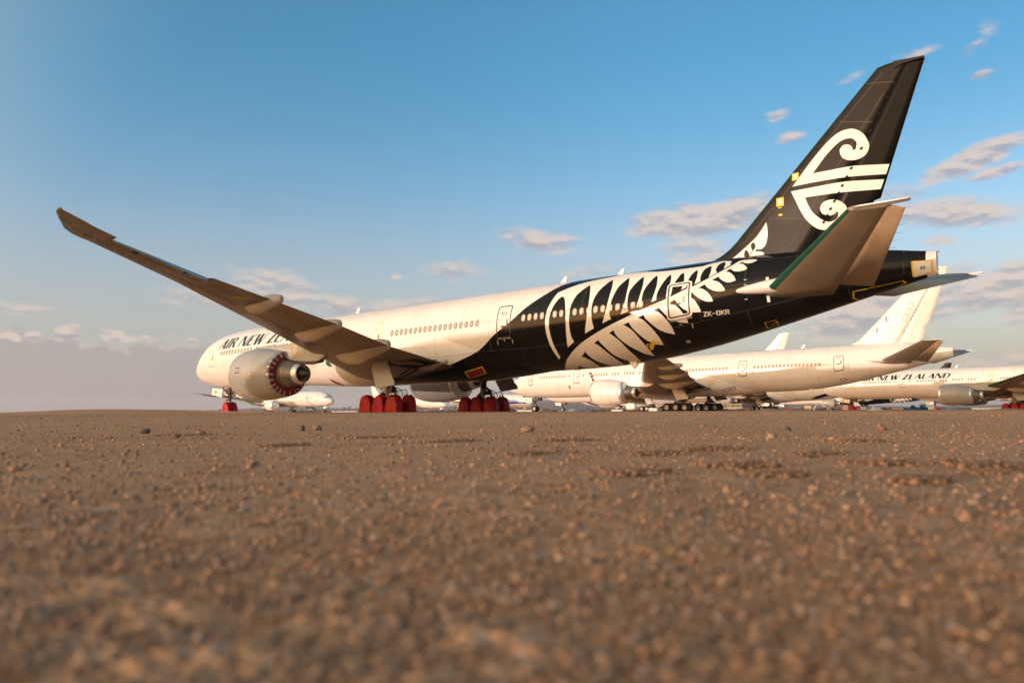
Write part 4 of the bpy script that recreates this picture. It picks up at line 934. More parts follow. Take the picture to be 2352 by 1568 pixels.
def stones_mesh(name, pos, size, cols, seed=1, coarse=False):
    IV, IF = (ICO0 if coarse else ICO1); r = np.random.default_rng(seed); n = len(pos); k = len(IV)
    sc = r.uniform(.6, 1.25, (n, 1, 3))*size[:, None, None]; sc[:, :, 2] *= .72
    jit = 1+r.uniform(-.24, .2, (n, k, 1))
    V = IV[None]*jit*sc; a = r.uniform(0, 6.28, n); c, s = np.cos(a)[:, None], np.sin(a)[:, None]
    x = V[..., 0]*c-V[..., 1]*s; y = V[..., 0]*s+V[..., 1]*c
    V = np.stack([x, y, V[..., 2]], -1)+pos[:, None, :]
    F = (IF[None]+(np.arange(n)*k)[:, None, None]).reshape(-1, 3)
    me = bpy.data.meshes.new(name); me.vertices.add(n*k); me.vertices.foreach_set('co', V.astype(np.float32).ravel())
    me.loops.add(len(F)*3); me.loops.foreach_set('vertex_index', F.astype(np.int32).ravel())
    me.polygons.add(len(F)); me.polygons.foreach_set('loop_start', (np.arange(len(F))*3).astype(np.int32))
    me.polygons.foreach_set('use_smooth', np.ones(len(F), bool)); me.update(calc_edges=True)
    ca = me.color_attributes.new('Col', 'FLOAT_COLOR', 'POINT'); cc = np.repeat(np.c_[cols, np.ones(n)], k, 0); ca.data.foreach_set('color', cc.astype(np.float32).ravel())
    me.materials.append(stone_m)
    o = bpy.data.objects.new(name, me); C.objects.link(o)
    return o
def gravel():
    mid = math.atan2(FX.x, FX.y)
    r1 = np.exp(rng.uniform(math.log(.17), math.log(2.8), 30000)); r2 = np.exp(rng.uniform(math.log(2.2), math.log(34), 16000))
    r = np.concatenate([r1, r2]); n = len(r); n1 = len(r1); a = mid+rng.uniform(-R(38), R(38), n)
    x = CAM.x+r*np.sin(a); y = CAM.y+r*np.cos(a)
    s = .00057*np.exp(np.minimum(rng.exponential(.36, n), 1.5))*(1.35+.42*r**.75)
    s = s*(1+.12*np.clip(r-1.8, 0, 12))*np.where(rng.random(n) < .03, 1.7, 1)
    s = np.minimum(s, np.where(r < .6, .0025, .0125)); z = ground_low(x, y)+relief(x, y)-.006+.001+s*.05*(r > 1)
    ci = rng.integers(0, len(STONE_COLS), n); soil = np.array([.56, .295, .15])
    mixf = np.where(r[:, None] < 2, .22, rng.choice([.92, .8, .15], (n, 1), p=[.55, .27, .18]))
    c = 1.16*(STONE_COLS[ci]*(1-mixf)+soil*mixf); c = c*np.where(r[:, None] < 2.2, rng.uniform(.62, 1.18, (n, 1)), rng.uniform(.42, .94, (n, 1))**1.1); P = np.stack([x, y, z], -1)
    # darker churned-up patches
    ex = []
    for px, py, w in ((430,996,60),(860,1003,50),(1040,1012,60),(1210,1042,40),(1450,1082,70),(1500,1040,60),(1640,1030,80),(1700,1066,90),(1780,1086,70),(1880,1040,60),(2020,1060,60),(2110,1096,60),(2240,1062,80),(2300,1080,60),(1980,1012,60),(1300,1010,70),(660,1020,40)):
        c0 = at_px(px, py+(px-1176)*.0043*0); k = 130; dist = (c0-CAM).length
        ex.append(np.c_[c0.x+rng.normal(0, 1, k)*w*.4*dist/FPX, c0.y+rng.normal(0, 1, k)*w*.4*dist/FPX*1.5])
    ex = np.vstack(ex); ez = ground_low(ex[:, 0], ex[:, 1])+relief(ex[:, 0], ex[:, 1])-.004; es = rng.uniform(.0022, .0062, len(ex)); ec = soil*rng.uniform(.28, .6, (len(ex), 1))
    P = np.vstack([P, np.c_[ex, ez]]); s = np.concatenate([s, es]); c = np.vstack([c, ec])
    tag(stones_mesh('gravel', P[:n1], s[:n1], c[:n1], 2, True), kind='stuff'); tag(stones_mesh('soil_clods', P[n1:], s[n1:], c[n1:], 3, True), kind='stuff')
gravel()
def at_depth(px, Y):
    d = FX+RX*((px-1176)/FPX)+UX*((784-945)/FPX); t = (Y-CAM.y)/d.y; p = CAM+d*t
    return p.x
STONES = [(333,991,.017,7,'dark rounded stone on the brown dirt, below the empty left side'),(404,1003,.015,3,'dark flat stone right of the rounded one on the dirt'),(463,994,.013,5,'small reddish stone on the dirt below the parked airliner nose'),(729,984,.016,4,'grey stone lying on the dirt below the silver engine'),(693,985,.02,7,'dark angular stone beside the grey one on the dirt'),(1212,989,.024,1,'brown peaked stone on the dirt below the right red wheel covers'),(1808,988,.016,7,'small black stone on the dirt below the white van'),(1772,1005,.018,6,'pale cream stone on the dirt below the white van'),(2024,985,.022,5,'orange brown stone on the dirt right of the black stone'),(2192,980,.018,4,'dark grey stone on the dirt near the right edge'),(1614,979,.016,8,'tan stone half sunk in dirt below the white airliner wheels')]
for px, py, s, ci, lab in STONES:
    p = at_px(px, py); col = STONE_COLS[ci:ci+1]*.8
    o = stones_mesh('stone', np.array([[0, 0, s*.35]]), np.array([s]), col, int(px)); o.location = (p.x, p.y, ground_z(p.x, p.y)-.004); tag(o, lab, 'stone', 'stones lying on the dirt')
# far desert hills
def hills():
    mt = mat('desert_hills', (.20, .135, .105), .95, noise=.3, nscale=.004)
    for D, H, sd in ((7200, 1.0, 4), (10500, 1.5, 8)):
        az = np.linspace(R(-100), R(40), 420); deg = np.degrees(az)
        prof = 42+50*vnoise(deg, deg*0, 9, sd)+26*vnoise(deg, deg*0, 3.1, sd+1)+12*vnoise(deg, deg*0, 1.1, sd+2)+5*vnoise(deg, deg*0, .37, sd+3)
        bump = 85*np.exp(-((deg+36)/7)**2)+40*np.exp(-((deg+20)/9)**2)+18*np.exp(-((deg+54)/6)**2)
        h = np.maximum(4, (prof*.55+bump*.8)*H)*D/7200*(1-.9*np.exp(-((deg+70)/9)**2))
        V = []; F = []; n = len(az); rows = 7
        for j in range(rows):
            t = j/(rows-1); dd = D*(1+.22*t)-D*.12*(1-t)
            for i in range(n):
                hh = h[i]*(t**.8)*(1+.10*math.sin(i*.7+j*2.1)*(1-t)); V.append((CAM.x+dd*math.sin(az[i]), CAM.y+dd*math.cos(az[i]), hh-3))
        for j in range(rows-1):
            for i in range(n-1): F.append((j*n+i, j*n+i+1, (j+1)*n+i+1, (j+1)*n+i))
        k = len(V)
        for i in range(n): V.append((CAM.x+D*1.5*math.sin(az[i]), CAM.y+D*1.5*math.cos(az[i]), -5))
        for i in range(n-1): F.append(((rows-1)*n+i, (rows-1)*n+i+1, k+i+1, k+i))
        tag(link('hills', V, F, mt), kind='structure')
hills()
# ------------------------------------------------------------------ the main aircraft
def fin_map(off): return lambda x, z: (x, fin_y(x, z, off), z)
def main_extra(root, fu, P, sv):
    fm = fu.uv(.009)
    dg = lambda pts: [(x, sv(p)) for x, p in pts]
    P('fern_emblem', [smooth_poly(dg(LIV_U))], fm, decal_white, step=.3)
    P('fern_emblem', [smooth_poly(dg(LIV_L))], fm, decal_white, step=.3)
    P('fern_emblem', [smooth_poly(LIV_F)], fin_map(.012), decal_white, step=.3)
    P('spiral_emblem', [smooth_poly(LIV_K1)], fin_map(.012), decal_white, step=.3)
    P('spiral_emblem', [smooth_poly(LIV_K2)], fin_map(.012), decal_white, step=.3)
    f2 = fu.uv(.012)
    h = .30
    def regmap(u, v): # baseline tilts with the tail
        return fu.pt(u, 114.6+(u-61.1)*3.05+math.degrees(v/2.6), .012)
    P('registration_lettering', text_polys('ZK-OKR', REG, 61.12, 0, .30, 1.30), regmap, pale, step=.2)
    for t, x, ph in (('4L', 46.36, 108.7), ('5L', 59.6, 119.2)): P('door_number', text_polys(t, REG, x, sv(ph), .11, 1.1), f2, pale, step=.2)
    for x, a, b in ((45.78, 107.4, 112.8), (47.12, 107.4, 112.9), (59.035, 116.1, 121.8), (60.345, 119.5, 126.2)): P('door_mark', [bar(x-.025, x+.025, sv(a), sv(b))], f2, pale, step=.2)
    for x in (58.0-.17, 58.36): P('window_plug', stroke(rrect(x-.14, x+.14, sv(84)-.2, sv(84)+.2, .13), .012, True), f2, seam_m)
    for x in (44.48, 45.02): P('window_plug', stroke(rrect(x-.14, x+.14, sv(80.6)-.2, sv(80.6)+.2, .13), .012, True), f2, seam_m)
    rp = P('vent_cover', [dg([(41.83, 143.5), (43.75, 138.8), (43.66, 151), (41.6, 157.9)])], FAIR[0](.03), yellow)
    decal('cover_panel', [dg([(41.95, 144.8), (43.66, 140.5), (43.58, 149.8), (41.75, 156.2)])], FAIR[0](.038), red_flat, rp)
    y = stroke(dg([(57.15, 136.2), (57.38, 136.2), (57.38, 140.3), (57.15, 140.3)]), .06, True)+stroke(dg([(57.72, 134.2), (57.97, 135.3), (57.93, 139), (57.7, 138.3)]), .07, True)+stroke(dg([(57.68, 133.8), (57.3, 145.0)]), .22)
    P('tape_patch', y, f2, yellow, step=.2)
    P('access_hatch', [rrect(59.58, 59.86, sv(143.3), sv(149), .06)], f2, strut_m)
    P('tape_frame', stroke(dg([(64.28, 150.1), (64.89, 151.5), (64.86, 170), (64.23, 168.5)]), .05, True)+stroke(dg([(64.55, 160), (64.95, 158.5)]), .05), f2, yellow, step=.2)
    P('tape_frame', stroke(dg([(69.1, 135.1), (70.3, 139), (71.45, 142.6), (71.55, 158), (71.1, 172)]), .09)+stroke(dg([(69.1, 135.1), (69.0, 155), (69.2, 176)]), .08), f2, yellow, step=.2)
    P('tape_frame', stroke(rrect(71.95, 72.80, sv(80), sv(80)+1.25, .04, 1), .08, True), lambda u, v: fu.pt(u, 80+(v-sv(80))*44., .03), yellow, step=.2)
    P('vent_hole', stroke(rrect(72.33, 72.47, sv(80)+.5, sv(80)+.72, .02, 1), .05, True), lambda u, v: fu.pt(u, 80+(v-sv(80))*44., .034), black_mark, step=.2)
    for a, b in ((76.8, 86), (101, 116)): P('trim_scale', [[(64.78, sv(a)), (64.93, sv(a+.6)), (64.92, sv(b)), (64.76, sv(b-.8))]], fu.uv(.02), decal_white, step=.2)
    for x, p_ in ((63.64, 75.6), (63.64, 83.3), (63.65, 103.9)): P('trim_mark', [bar(x-.08, x+.08, sv(p_)-.02, sv(p_)+.02)], f2, decal_white)
    # tail plane trim cut-out
    P('trim_opening', [dg([(66.2, 118), (66.6, 112), (68.6, 98), (69.3, 99), (69.2, 103), (67.0, 122)])], fu.uv(.012), hole, step=.25)
    # fin tape squares
    fmf = fin_map(.02)
    for x, z, w, hh in ((65.11, 12.2, .22, .26), (66.03, 13.55, .20, .22)):
        o = P('tape_patch', [bar(x-w, x+w, z-hh, z+hh)], fmf, yellow, step=.3); decal('foil_patch', [bar(x-w*.5, x+w*.5, z-hh*.55, z+hh*.6)], fin_map(.026), white_foil, o)
    P('tape_patch', [bar(64.98, 65.2, 11.82, 11.88), bar(65.0, 65.22, 11.36, 11.48)], fmf, yellow, step=.3)
    hb = []
    for z in (10.6, 10.95, 11.3, 11.7, 12.1, 12.5, 12.95, 13.4, 14.4, 15.3, 16.1, 16.9, 17.6):
        h = fin_h(z); hb.append([(h-.09, z-.07), (h+.05, z-.05), (h+.09, z+.09), (h-.05, z+.07)])
    fin = [c for c in root.children if c.name.startswith('vertical_stab')][0]
    absorb(fin, decal('hinge_slot', hb, fin_map(.03), hole, None, step=.3))
    ln = []
    for pts in ([(62.9, 10.1), (70.9, 18.4)], [(63.9, 9.6), (64.6, 11.3), (66.3, 11.0)], [(65.6, 9.5), (66.6, 11.2), (70.9, 17.2)], [(68.6, 16.2), (70.3, 15.75)], [(70.1, 18.0), (71.4, 17.75)], [(66.3, 13.9), (67.3, 13.55)]):
        ln += stroke(pts, .022)
    absorb(fin, decal('panel_seam', ln, fin_map(.010), mat('fin_seam', (.11, .10, .09), .6), None, step=.5))
    # ties and streamers on the nose probes
    for x, ph, l in ((1.3, 104, .3), (1.55, 112, .22), (2.3, 136, .25), (2.6, 141, .18)):
        P('probe_cover', [bar(x, x+.16, sv(ph), sv(ph)+l)], fu.uv(.04), yellow, step=.3)
    sw = MB(); 
    for k in range(6):
        z0 = 2.62-.11*k; z1 = z0-.11; x0 = 52.1+.05*k
        sw.add([(x0, -.9, z0), (x0+.22, -.9, z0), (x0+.27, -.92, z1), (x0+.05, -.92, z1)], [(0, 1, 2, 3)], k % 2)
    k = sw.build('warning_streamer', [red_flat, decal_white], root); k.location = (-37, 0, 0)
main = airliner('large airliner with black tail, white fern and black fin, red bags over its wheels', 0, 0, 0, 0,
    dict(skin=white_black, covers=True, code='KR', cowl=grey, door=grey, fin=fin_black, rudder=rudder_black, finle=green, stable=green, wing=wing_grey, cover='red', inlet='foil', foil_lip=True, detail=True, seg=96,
         title='AIR NEW ZEALAND', tpos=(8.1, 1.22, .36, 1.42), extra=main_extra, doorcol=black_mark), group=None)
# green strip at the port wing tip, a red tip lamp at the wing root
def wing_tip_film():
    w = [c for c in main.children if c.name.startswith('wing') and c.type == 'MESH' and 'fairing' not in c.name][0]
    mb = MB(); pts = [30.3, 30.76, 31.3, 32.0, 32.35]
    for a, b in zip(pts, pts[1:]):
        xa, _, za = wing_at(a); xb, _, zb = wing_at(b); u = lambda x, y: (x, -y, wing_under(y, x, -1)-.012)
        mb.add([u(xa+.03, a), u(xa+.34, a), u(xb+.3, b), u(xb+.02, b)], [(0, 1, 2, 3)])
    mb.build('leading_edge_film', green, w)
    lm = MB(); lm.tube((41.55, -3.95, 3.60), (41.85, -3.95, 3.58), .07, .02, 10); lm.build('tip_cover', red_flat, w)
    mb = MB(); u = lambda x, y: (x, -y, wing_under(y, x, -1)-.012)
    mb.box((39.6, -23.4, wing_under(23.4, 43.2, -1)+.0), (.01, .01, .01))
    for x_, y_ in ((43.0, 21.9), (43.12, 21.6)): mb.add([u(x_, y_), u(x_+.35, y_), u(x_+.45, y_-.45), u(x_+.2, y_-.4)], [(0, 1, 2, 3)])
    mb.build('tape_patch', yellow, w)
wing_tip_film()

# ------------------------------------------------------------------ the other aircraft
def white_extra(root, fu, P, sv):
    f2 = fu.uv(.012); dg = lambda pts: [(x, sv(p)) for x, p in pts]
    for x, ph, l in ((1.25, 100, .25), (1.5, 108, .5), (1.6, 118, .22), (1.75, 124, .2), (12.6, 117, .5), (16.0, 112, .0), (17.9, 122, .5), (19.2, 119, .5), (23.6, 122, .55), (24.4, 122, .55)):
        if l: P('tape_strip', [[(x, sv(ph)), (x+.13, sv(ph)), (x+.30, sv(ph)+l), (x+.17, sv(ph)+l)]], f2, yellow, step=.3)
    P('placard', [bar(15.2, 15.55, sv(111), sv(123))], f2, seam_m)
    for x in (21.6, 23.2): P('placard', stroke(bar(x, x+.35, sv(99), sv(103.5)), .07, True), f2, seam_m)
    P('tape_frame', stroke(bar(41.3, 41.8, sv(113), sv(121)), .1, True)+stroke([(40.95, sv(113)), (40.95, sv(121.5))], .12), FAIR[0](.03), yellow, step=.2)
    P('vent_cover', stroke(dg([(43.0, 138), (43.75, 136), (43.9, 143), (43.1, 145)]), .1, True)+stroke(dg([(44.0, 135.5), (44.8, 133.5), (44.9, 140), (44.15, 142)]), .1, True), FAIR[0](.03), seam_m, step=.2)
    P('tape_patch', [bar(56.6, 56.75, sv(123), sv(126)), bar(57.2, 57.35, sv(122), sv(125))], f2, yellow, step=.2)
    P('tape_strip', [bar(56.92, 57.02, sv(122), sv(131))], f2, mat('orange_tape', (.5, .13, .02), .5), step=.2)
    P('access_hatch', stroke(dg([(59.6, 138), (60.3, 137), (60.4, 146), (59.75, 147)]), .09, True), f2, seam_m, step=.2)
    fmf = fin_map(.02)
    P('tape_patch', [bar(65.3, 65.45, 12.0, 12.9), bar(64.1, 64.25, 10.6, 11.4)], fmf, red_flat, step=.3)
    P('access_panel_outline', stroke([(67.7, 12.9), (68.0, 13.6), (68.45, 13.5), (68.15, 12.8)], .05, True)+stroke([(68.05, 13.7), (68.35, 14.4), (68.8, 14.3), (68.5, 13.6)], .05, True)+stroke([(67.3, 12.1), (67.6, 12.8), (68.1, 12.7), (67.8, 12.0)], .05, True), fmf, seam_m, step=.3)
    fin = [c for c in root.children if c.name.startswith('vertical_stab')][0]
    absorb(fin, decal('hinge_slot', [[(fin_h(z)-.05, z-.06), (fin_h(z)+.05, z-.06), (fin_h(z)+.05, z+.06), (fin_h(z)-.05, z+.06)] for z in (10.6, 12.2, 12.6, 13.0, 13.4, 13.8)], fin_map(.03), hole, None))
second = airliner('all white airliner on bare black tyres, just beyond the black tailed airliner', -9.3, 66.4, -.2, 0,
    dict(code='JLK', panels=True, extra=white_extra, cover='foil', seg=64), tilt=.17)
airliner('white airliner mostly hidden behind the all white one, only its fin above that roof', -54.4, 139.5, -.2, 0, dict(code='JLN', simple=True))
airliner('white airliner with navy airline title and grey engine at the right edge', 27.0, 136.8, -.2, 0,
    dict(code='KS', covers=True, cowl=grey, title='AIR NEW ZEALAND', tpos=(8.1, 1.22, .36, 1.42), cover='foil', doorcol=yellow, wing=wing_grey, lemat=green, stable=green))
sv_ = lambda p: R(p)*RF
airliner('white airliner with teal sweep under its rear, nose pointing right below the silver engine', -157.6, 139.9, ground_z(-150, 140)-.05, R(178),
    dict(side=-1, simple=True, bands=[('teal_band', [(36, sv_(176)), (42, sv_(160)), (49, sv_(138)), (56, sv_(112)), (63, sv_(88)), (67, sv_(76)), (68, sv_(120)), (60, sv_(140)), (52, sv_(158)), (44, sv_(176))], teal_band), ('painted_shadow_band', [(9.5, sv_(150)), (11.5, sv_(120)), (12.6, sv_(85)), (12.9, sv_(55)), (14.6, sv_(55)), (14.2, sv_(85)), (13.0, sv_(125)), (10.6, sv_(152))], mat('painted_shadow_tone', (.50, .55, .60), .3))]))  # the slanted pale blue strip is a cast shadow painted on the skin
airliner('smaller plain white airliner, nose pointing right behind the left red wheel covers', at_depth(1027, 250), 250, ground_z(-150, 250)-.1, math.pi, dict(side=-1, simple=True), scale=.86)
def jumbo_extra(root, fu, P, sv):
    for k in range(16):
        P('cabin_window', [bar(6.2+.55*k, 6.45+.55*k, -sv(0)+sv(44), sv(44)+.42)], fu.uv(.012, -1), strut_m, step=1)
    for k in range(24):
        P('cabin_window', [bar(6.+.9*k, 6.3+.9*k, sv(84), sv(84)+.42)], fu.uv(.012, -1), strut_m, step=1)
airliner('double deck white jumbo jet with blue stripe, nose pointing right below the black tail', at_depth(1203, 311)+5.9, 311, ground_z(-120, 311)-.2, math.pi,
    dict(side=-1, fus=F747, wins=False, simple=True, engines=((21.5, 11.5, 2.7), (34.0, 20.5, 3.4)), extra=jumbo_extra,
         bands=[('light_blue_band', [(1.2, sv_(84)), (6, sv_(80)), (20, sv_(74)), (50, sv_(66)), (50, sv_(104)), (25, sv_(102)), (10, sv_(94)), (2, sv_(93))], light_blue), ('blue_band', [(2, sv_(93.5)), (10, sv_(94.5)), (25, sv_(102.5)), (50, sv_(104.5)), (50, sv_(116)), (25, sv_(117)), (10, sv_(112)), (3, sv_(104))], blue_band)]))
navy_sweep = [('navy_band', [(52, sv_(150)), (53.5, sv_(130)), (57, sv_(113)), (62, sv_(98)), (67, sv_(80)), (69, sv_(100)), (63, sv_(117)), (58, sv_(132)), (54, sv_(150))], navy_band)]
airliner('airliner with navy sweep on its rear, seen under the all white airliner belly', -44.8, 192, -.2, 0, dict(simple=True, bands=navy_sweep))
airliner('distant airliner with black fern tail and red ringed engine behind the titled white airliner', at_depth(1964, 294.5)-37.1, 300, -.3, 0,
    dict(simple=True, skin=white_black, fin=fin_black, cowl=grey, covers=True, cover='red', code='KN',
         extra=lambda root, fu, P, sv: [P('fern_emblem', [[(x, sv(p)) for x, p in L]], fu.uv(.01), decal_white, step=.6) for L in (LIV_U, LIV_L)]))
airliner('grey engined white airliner with red wheel bags, mostly hidden beyond the titled airliner at right', at_depth(2149, 205)-5.9, 205, -.3, 0, dict(simple=True, cowl=grey, covers=True, code='KM'))
airliner('far navy swept airliner, tail pointing left, behind the all white airliner nose wheel', at_depth(1318, 310)+71, 310, -1.0, math.pi, dict(side=-1, simple=True, bands=navy_sweep))
airliner('small far white airliner, only its rounded nose showing right of the white van', at_depth(1793, 470), 470, -1.0, math.pi, dict(side=-1, simple=True))
airliner('unseen white airliner added behind the camera to shade the foreground', 4.0, -73, 0, 0, dict(simple=True, wins=False), scale=1.05, group=None)  # added out of view; its shadow darkens the ground and lower fuselage

# ------------------------------------------------------------------ van, stored parts and litter
def van():
    Y = 178.; x0 = at_depth(1687, Y); root = empty('passenger_van', (x0, Y, ground_z(x0, Y)), 0, 'white passenger van seen from behind, parked between the airliner wheels', 'van')
    b = MB(); prof = [(-2.9, .45), (-2.88, .95), (-2.3, 1.15), (-1.95, 1.25), (-1.35, 2.0), (-1.0, 2.12), (2.6, 2.12), (2.82, 2.0), (2.92, 1.2), (2.92, .45)]
    n = len(prof); V = []; F = []
    for t, k in ((-1.0, .93), (-.96, 1.0), (.96, 1.0), (1.0, .93)):
        for u, z in prof: V.append((u*(.99 if k < 1 else 1), t*(1 if z < 1.3 else 1-.10*(z-1.3)), .45+(z-.45)*(1 if k == 1 else .985)))
    for r in range(3):
        for i in range(n): F.append((r*n+i, r*n+(i+1) % n, (r+1)*n+(i+1) % n, (r+1)*n+i))
    F += [tuple(range(n-1, -1, -1)), tuple(range(3*n, 4*n))]
    body = link('body', V, F, white_part, root, smooth=False)
    def side(nm, poly, m):
        mb = MB(); mb.add([(u, -(1.012 if z < 1.3 else 1.012-.10*(z-1.3)), z) for u, z in poly], [tuple(range(len(poly)))]); return mb.build(nm, m, root)
    vg = mat('van_glass', (.01, .012, .015), .05)
    side('side_window', [(-.72, 1.28), (1.95, 1.28), (1.95, 1.88), (-.72, 1.88)], vg); side('side_window', [(-1.75, 1.3), (-.95, 1.3), (-.95, 1.86), (-1.3, 1.86)], vg)
    side('rear_quarter_window', [(2.1, 1.3), (2.6, 1.3), (2.55, 1.86), (2.1, 1.88)], vg)
    side('tail_lamp', [(2.68, 1.3), (2.84, 1.3), (2.8, 1.8), (2.68, 1.82)], red_flat)
    for y in (-.5, .5):
        mb = MB(); mb.add([(2.935, y-.38, 1.25), (2.935, y+.38, 1.25), (2.87, y+.36, 1.88), (2.87, y-.36, 1.88)], [(0, 1, 2, 3)]); mb.build('rear_window', glass_m, root)
    mb = MB(); mb.box((2.95, 0, .55), (.12, 1.9, .22), bev=.04); mb.build('bumper', strut_m, root)
    for x in (-1.9, 1.7):
        for y in (-.88, .88):
            t = MB(); t.rev([(-.12, .2), (-.12, .33), (-.08, .37), (.08, .37), (.12, .33), (.12, .2)], 18, lambda q: (x+q[1], y+q[0], .37+q[2])); o = t.build('wheel', tyre_m, root, True)
            r = MB(); r.rev([(-.125, .2), (-.1, .05), (-.1, 0)], 12, lambda q: (x+q[1], y+q[0], .37+q[2])); r.build('rim', rim_m, o)
van()
def cowl_panel(px, Y, rad, arc, lab, m):
    x = at_depth(px, Y); root = empty('engine_cowl_panel', (x, Y, ground_z(x, Y)), R(25), lab, 'cowl panel', 'engine cowl panels on the ground')
    V = []; F = []; N = 18
    for k in range(2):
        for i in range(N+1):
            a = R(90-arc/2+arc*i/N)
            for xx, rr in ((-.9, rad), (.9, rad*.97)): V.append((rr*math.cos(a)-0, xx*1.1, rr*math.sin(a)-rad*math.sin(R(90-arc/2))-k*.0+(.0 if k == 0 else -.06)))
    b = 2*(N+1)
    for i in range(N):
        F.append((2*i, 2*i+1, 2*i+3, 2*i+2)); F.append((b+2*i, b+2*i+2, b+2*i+3, b+2*i+1))
        F.append((2*i, 2*i+2, b+2*i+2, b+2*i)); F.append((2*i+1, b+2*i+1, b+2*i+3, 2*i+3))
    link('outer_skin', V, F, m, root)
    mb = MB()
    for i in range(3):
        a = R(90-arc/2+arc*(i+1)/4); mb.tube((rad*.93*math.cos(a), -.9, rad*.93*math.sin(a)-rad*math.sin(R(90-arc/2))), (rad*.93*math.cos(a), .9, rad*.93*math.sin(a)-rad*math.sin(R(90-arc/2))), .06, .06, 6)
    mb.build('stiffener', green, root)
for a in ((1888, 150, 2.0, 172, 'arched white cowl panel standing like a tunnel left of the red ringed engine', white_part), (1918, 152, 1.8, 165, 'second arched cowl panel, lower, right beside the taller arch', white_part), (1752, 158, 1.2, 110, 'curved white cowl panel lying low beside the van', white_part), (1830, 148, 1.7, 120, 'pale blue cowl panel tilted over the reddish dirt heap', mat('pale_blue_panel', (.50, .56, .62), .4))): cowl_panel(*a)
def crate(px, Y, d, lab, col, name='crate', cat='crate'):
    x = at_depth(px, Y); root = empty(name, (x, Y, ground_z(x, Y)), R((px*7) % 50-25), lab, cat, 'boxes and crates of stored parts')
    mb = MB(); mb.box((0, 0, d[2]/2+.08), d, bev=.03); mb.build('box', mat('crate_%02d' % (px % 97), col, .7, noise=.2, nscale=3.), root)
    l = MB(); l.box((0, 0, d[2]+.11), (d[0]*1.04, d[1]*1.04, .06)); l.build('lid', mat('crate_lid_%02d' % (px % 97), tuple(c*.8 for c in col), .7), root)
    s = MB()
    for y in (-d[1]*.35, d[1]*.35): s.box((0, y, .04), (d[0], .12, .08))
    s.build('skid', dark, root)
for a in ((1503, 83, (1.9, 1.1, .55), 'white box on the ground below the foil wrapped engine', (.72, .70, .66)), (1537, 86, (1.6, 1.0, .4), 'flat cream box right of the white box under the engine', (.66, .62, .52)), (1856, 152, (1.6, 1.2, 1.1), 'yellowish sunlit crate left of the arched panels', (.62, .50, .30)), (1986, 158, (1.7, 1.2, .8), 'pale blue crate right of the red ringed engine', (.42, .52, .58)), (2062, 150, (2.4, 1.2, .6), 'long foil grey box in front of the fern tail', (.60, .60, .58)), (1945, 170, (1.5, 1.3, 1.3), 'brown wooden crate behind the red wheel bags', (.30, .19, .10)), (2120, 160, (1.2, 1.2, 1.3), 'grey blue crate beside the blue tarp', (.20, .27, .36)), (2140, 170, (1.3, 1.2, 1.2), 'white drum box right of the blue tarp', (.70, .69, .66))): crate(*a)
def tarp(px, Y, w, h, lab, m, nm='tarp', sd=1):
    x = at_depth(px, Y); V = []; F = []; N = 16; r = random.Random(sd); ph = [r.uniform(0, 6) for _ in range(6)]
    for j in range(N+1):
        for i in range(N+1):
            u, v = -1+2*i/N, -1+2*j/N; k = max(0, 1-max(abs(u), abs(v))**2)
            z = h*k**.5*(.5+.3*math.sin(5*u+ph[0]+2*v)+.25*math.sin(7*v+ph[1]-3*u)+.15*math.sin(13*u*v+ph[2]))
            z += .12*h*math.sin(17*u+ph[4])*math.cos(15*v+ph[5])*k; V.append((u*w/2*(1+.1*math.sin(3*v+ph[3])), v*w*.35*(1+.12*math.sin(4*u+ph[4])), max(0.01, z)+.01))
    for j in range(N):
        for i in range(N): F.append((j*(N+1)+i, j*(N+1)+i+1, (j+1)*(N+1)+i+1, (j+1)*(N+1)+i))
    k = len(V); rim = [i for i in range(N)]+[N+(N+1)*j for j in range(N)]+[(N+1)*N+N-i for i in range(N)]+[(N+1)*(N-j) for j in range(N)]
    F.append(tuple(rim[::-1]))
    o = link(nm, V, F, m, None, smooth=False); o.location = (x, Y, ground_z(x, Y)); o.rotation_euler = (0, 0, R(-20)); tag(o, lab, nm.replace('_', ' '), 'sheets and covers on the ground')
tarp(1318, 118, 7.5, .75, 'heap of silver grey foil sheet round the far nose wheel', mat('grey_sheet', (.30, .34, .38), .4, .3), 'foil_heap', 3)
tarp(2105, 140, 3.6, 1.2, 'bright blue tarp heaped over parts before the black tail', mat('blue_tarp', (.01, .07, .22), .5), 'tarp', 5)
tarp(2262, 44, 1.1, .28, 'small crumpled pale blue plastic sheet at the right edge', mat('pale_plastic', (.50, .58, .66), .3), 'plastic_sheet', 7)
tarp(2283, 43.4, .8, .10, 'small yellow plastic strip beside the pale blue sheet', yellow, 'plastic_sheet', 8)
tarp(2010, 150, 3., .9, 'white crumpled cover between the crates and the red bags', white_part, 'foil_heap', 9)
tarp(2195, 150, 5.0, .8, 'pale blue and white sheet heap below the grey engine', mat('pale_plastic2', (.36, .45, .52), .4), 'foil_heap', 11)
tarp(1498, 180, 2.4, 1.2, 'small red cover on the ground behind the black tyres', red_flat, 'cover', 12)
tarp(573, 24, .16, .05, 'tiny white scrap of paper on the dirt beside the nose wheel', white_part, 'paper_scrap', 13)
def barrier(px0, px1, Y, lab):
    xa, xb = at_depth(px0, Y), at_depth(px1, Y); o = MB(); L = xb-xa
    o.prism([(-.42, 0), (.42, 0), (.38, .14), (.2, .34), (.14, .6), (-.14, .6), (-.2, .34), (-.38, .14)], -L/2, L/2, lambda u, v, t: (t, u, v))
    q = o.build('concrete_barrier', mat('pale_concrete', (.62, .60, .56), .8, noise=.12), None); q.location = ((xa+xb)/2, Y, ground_z((xa+xb)/2, Y)); tag(q, lab, 'barrier', 'low concrete barriers')
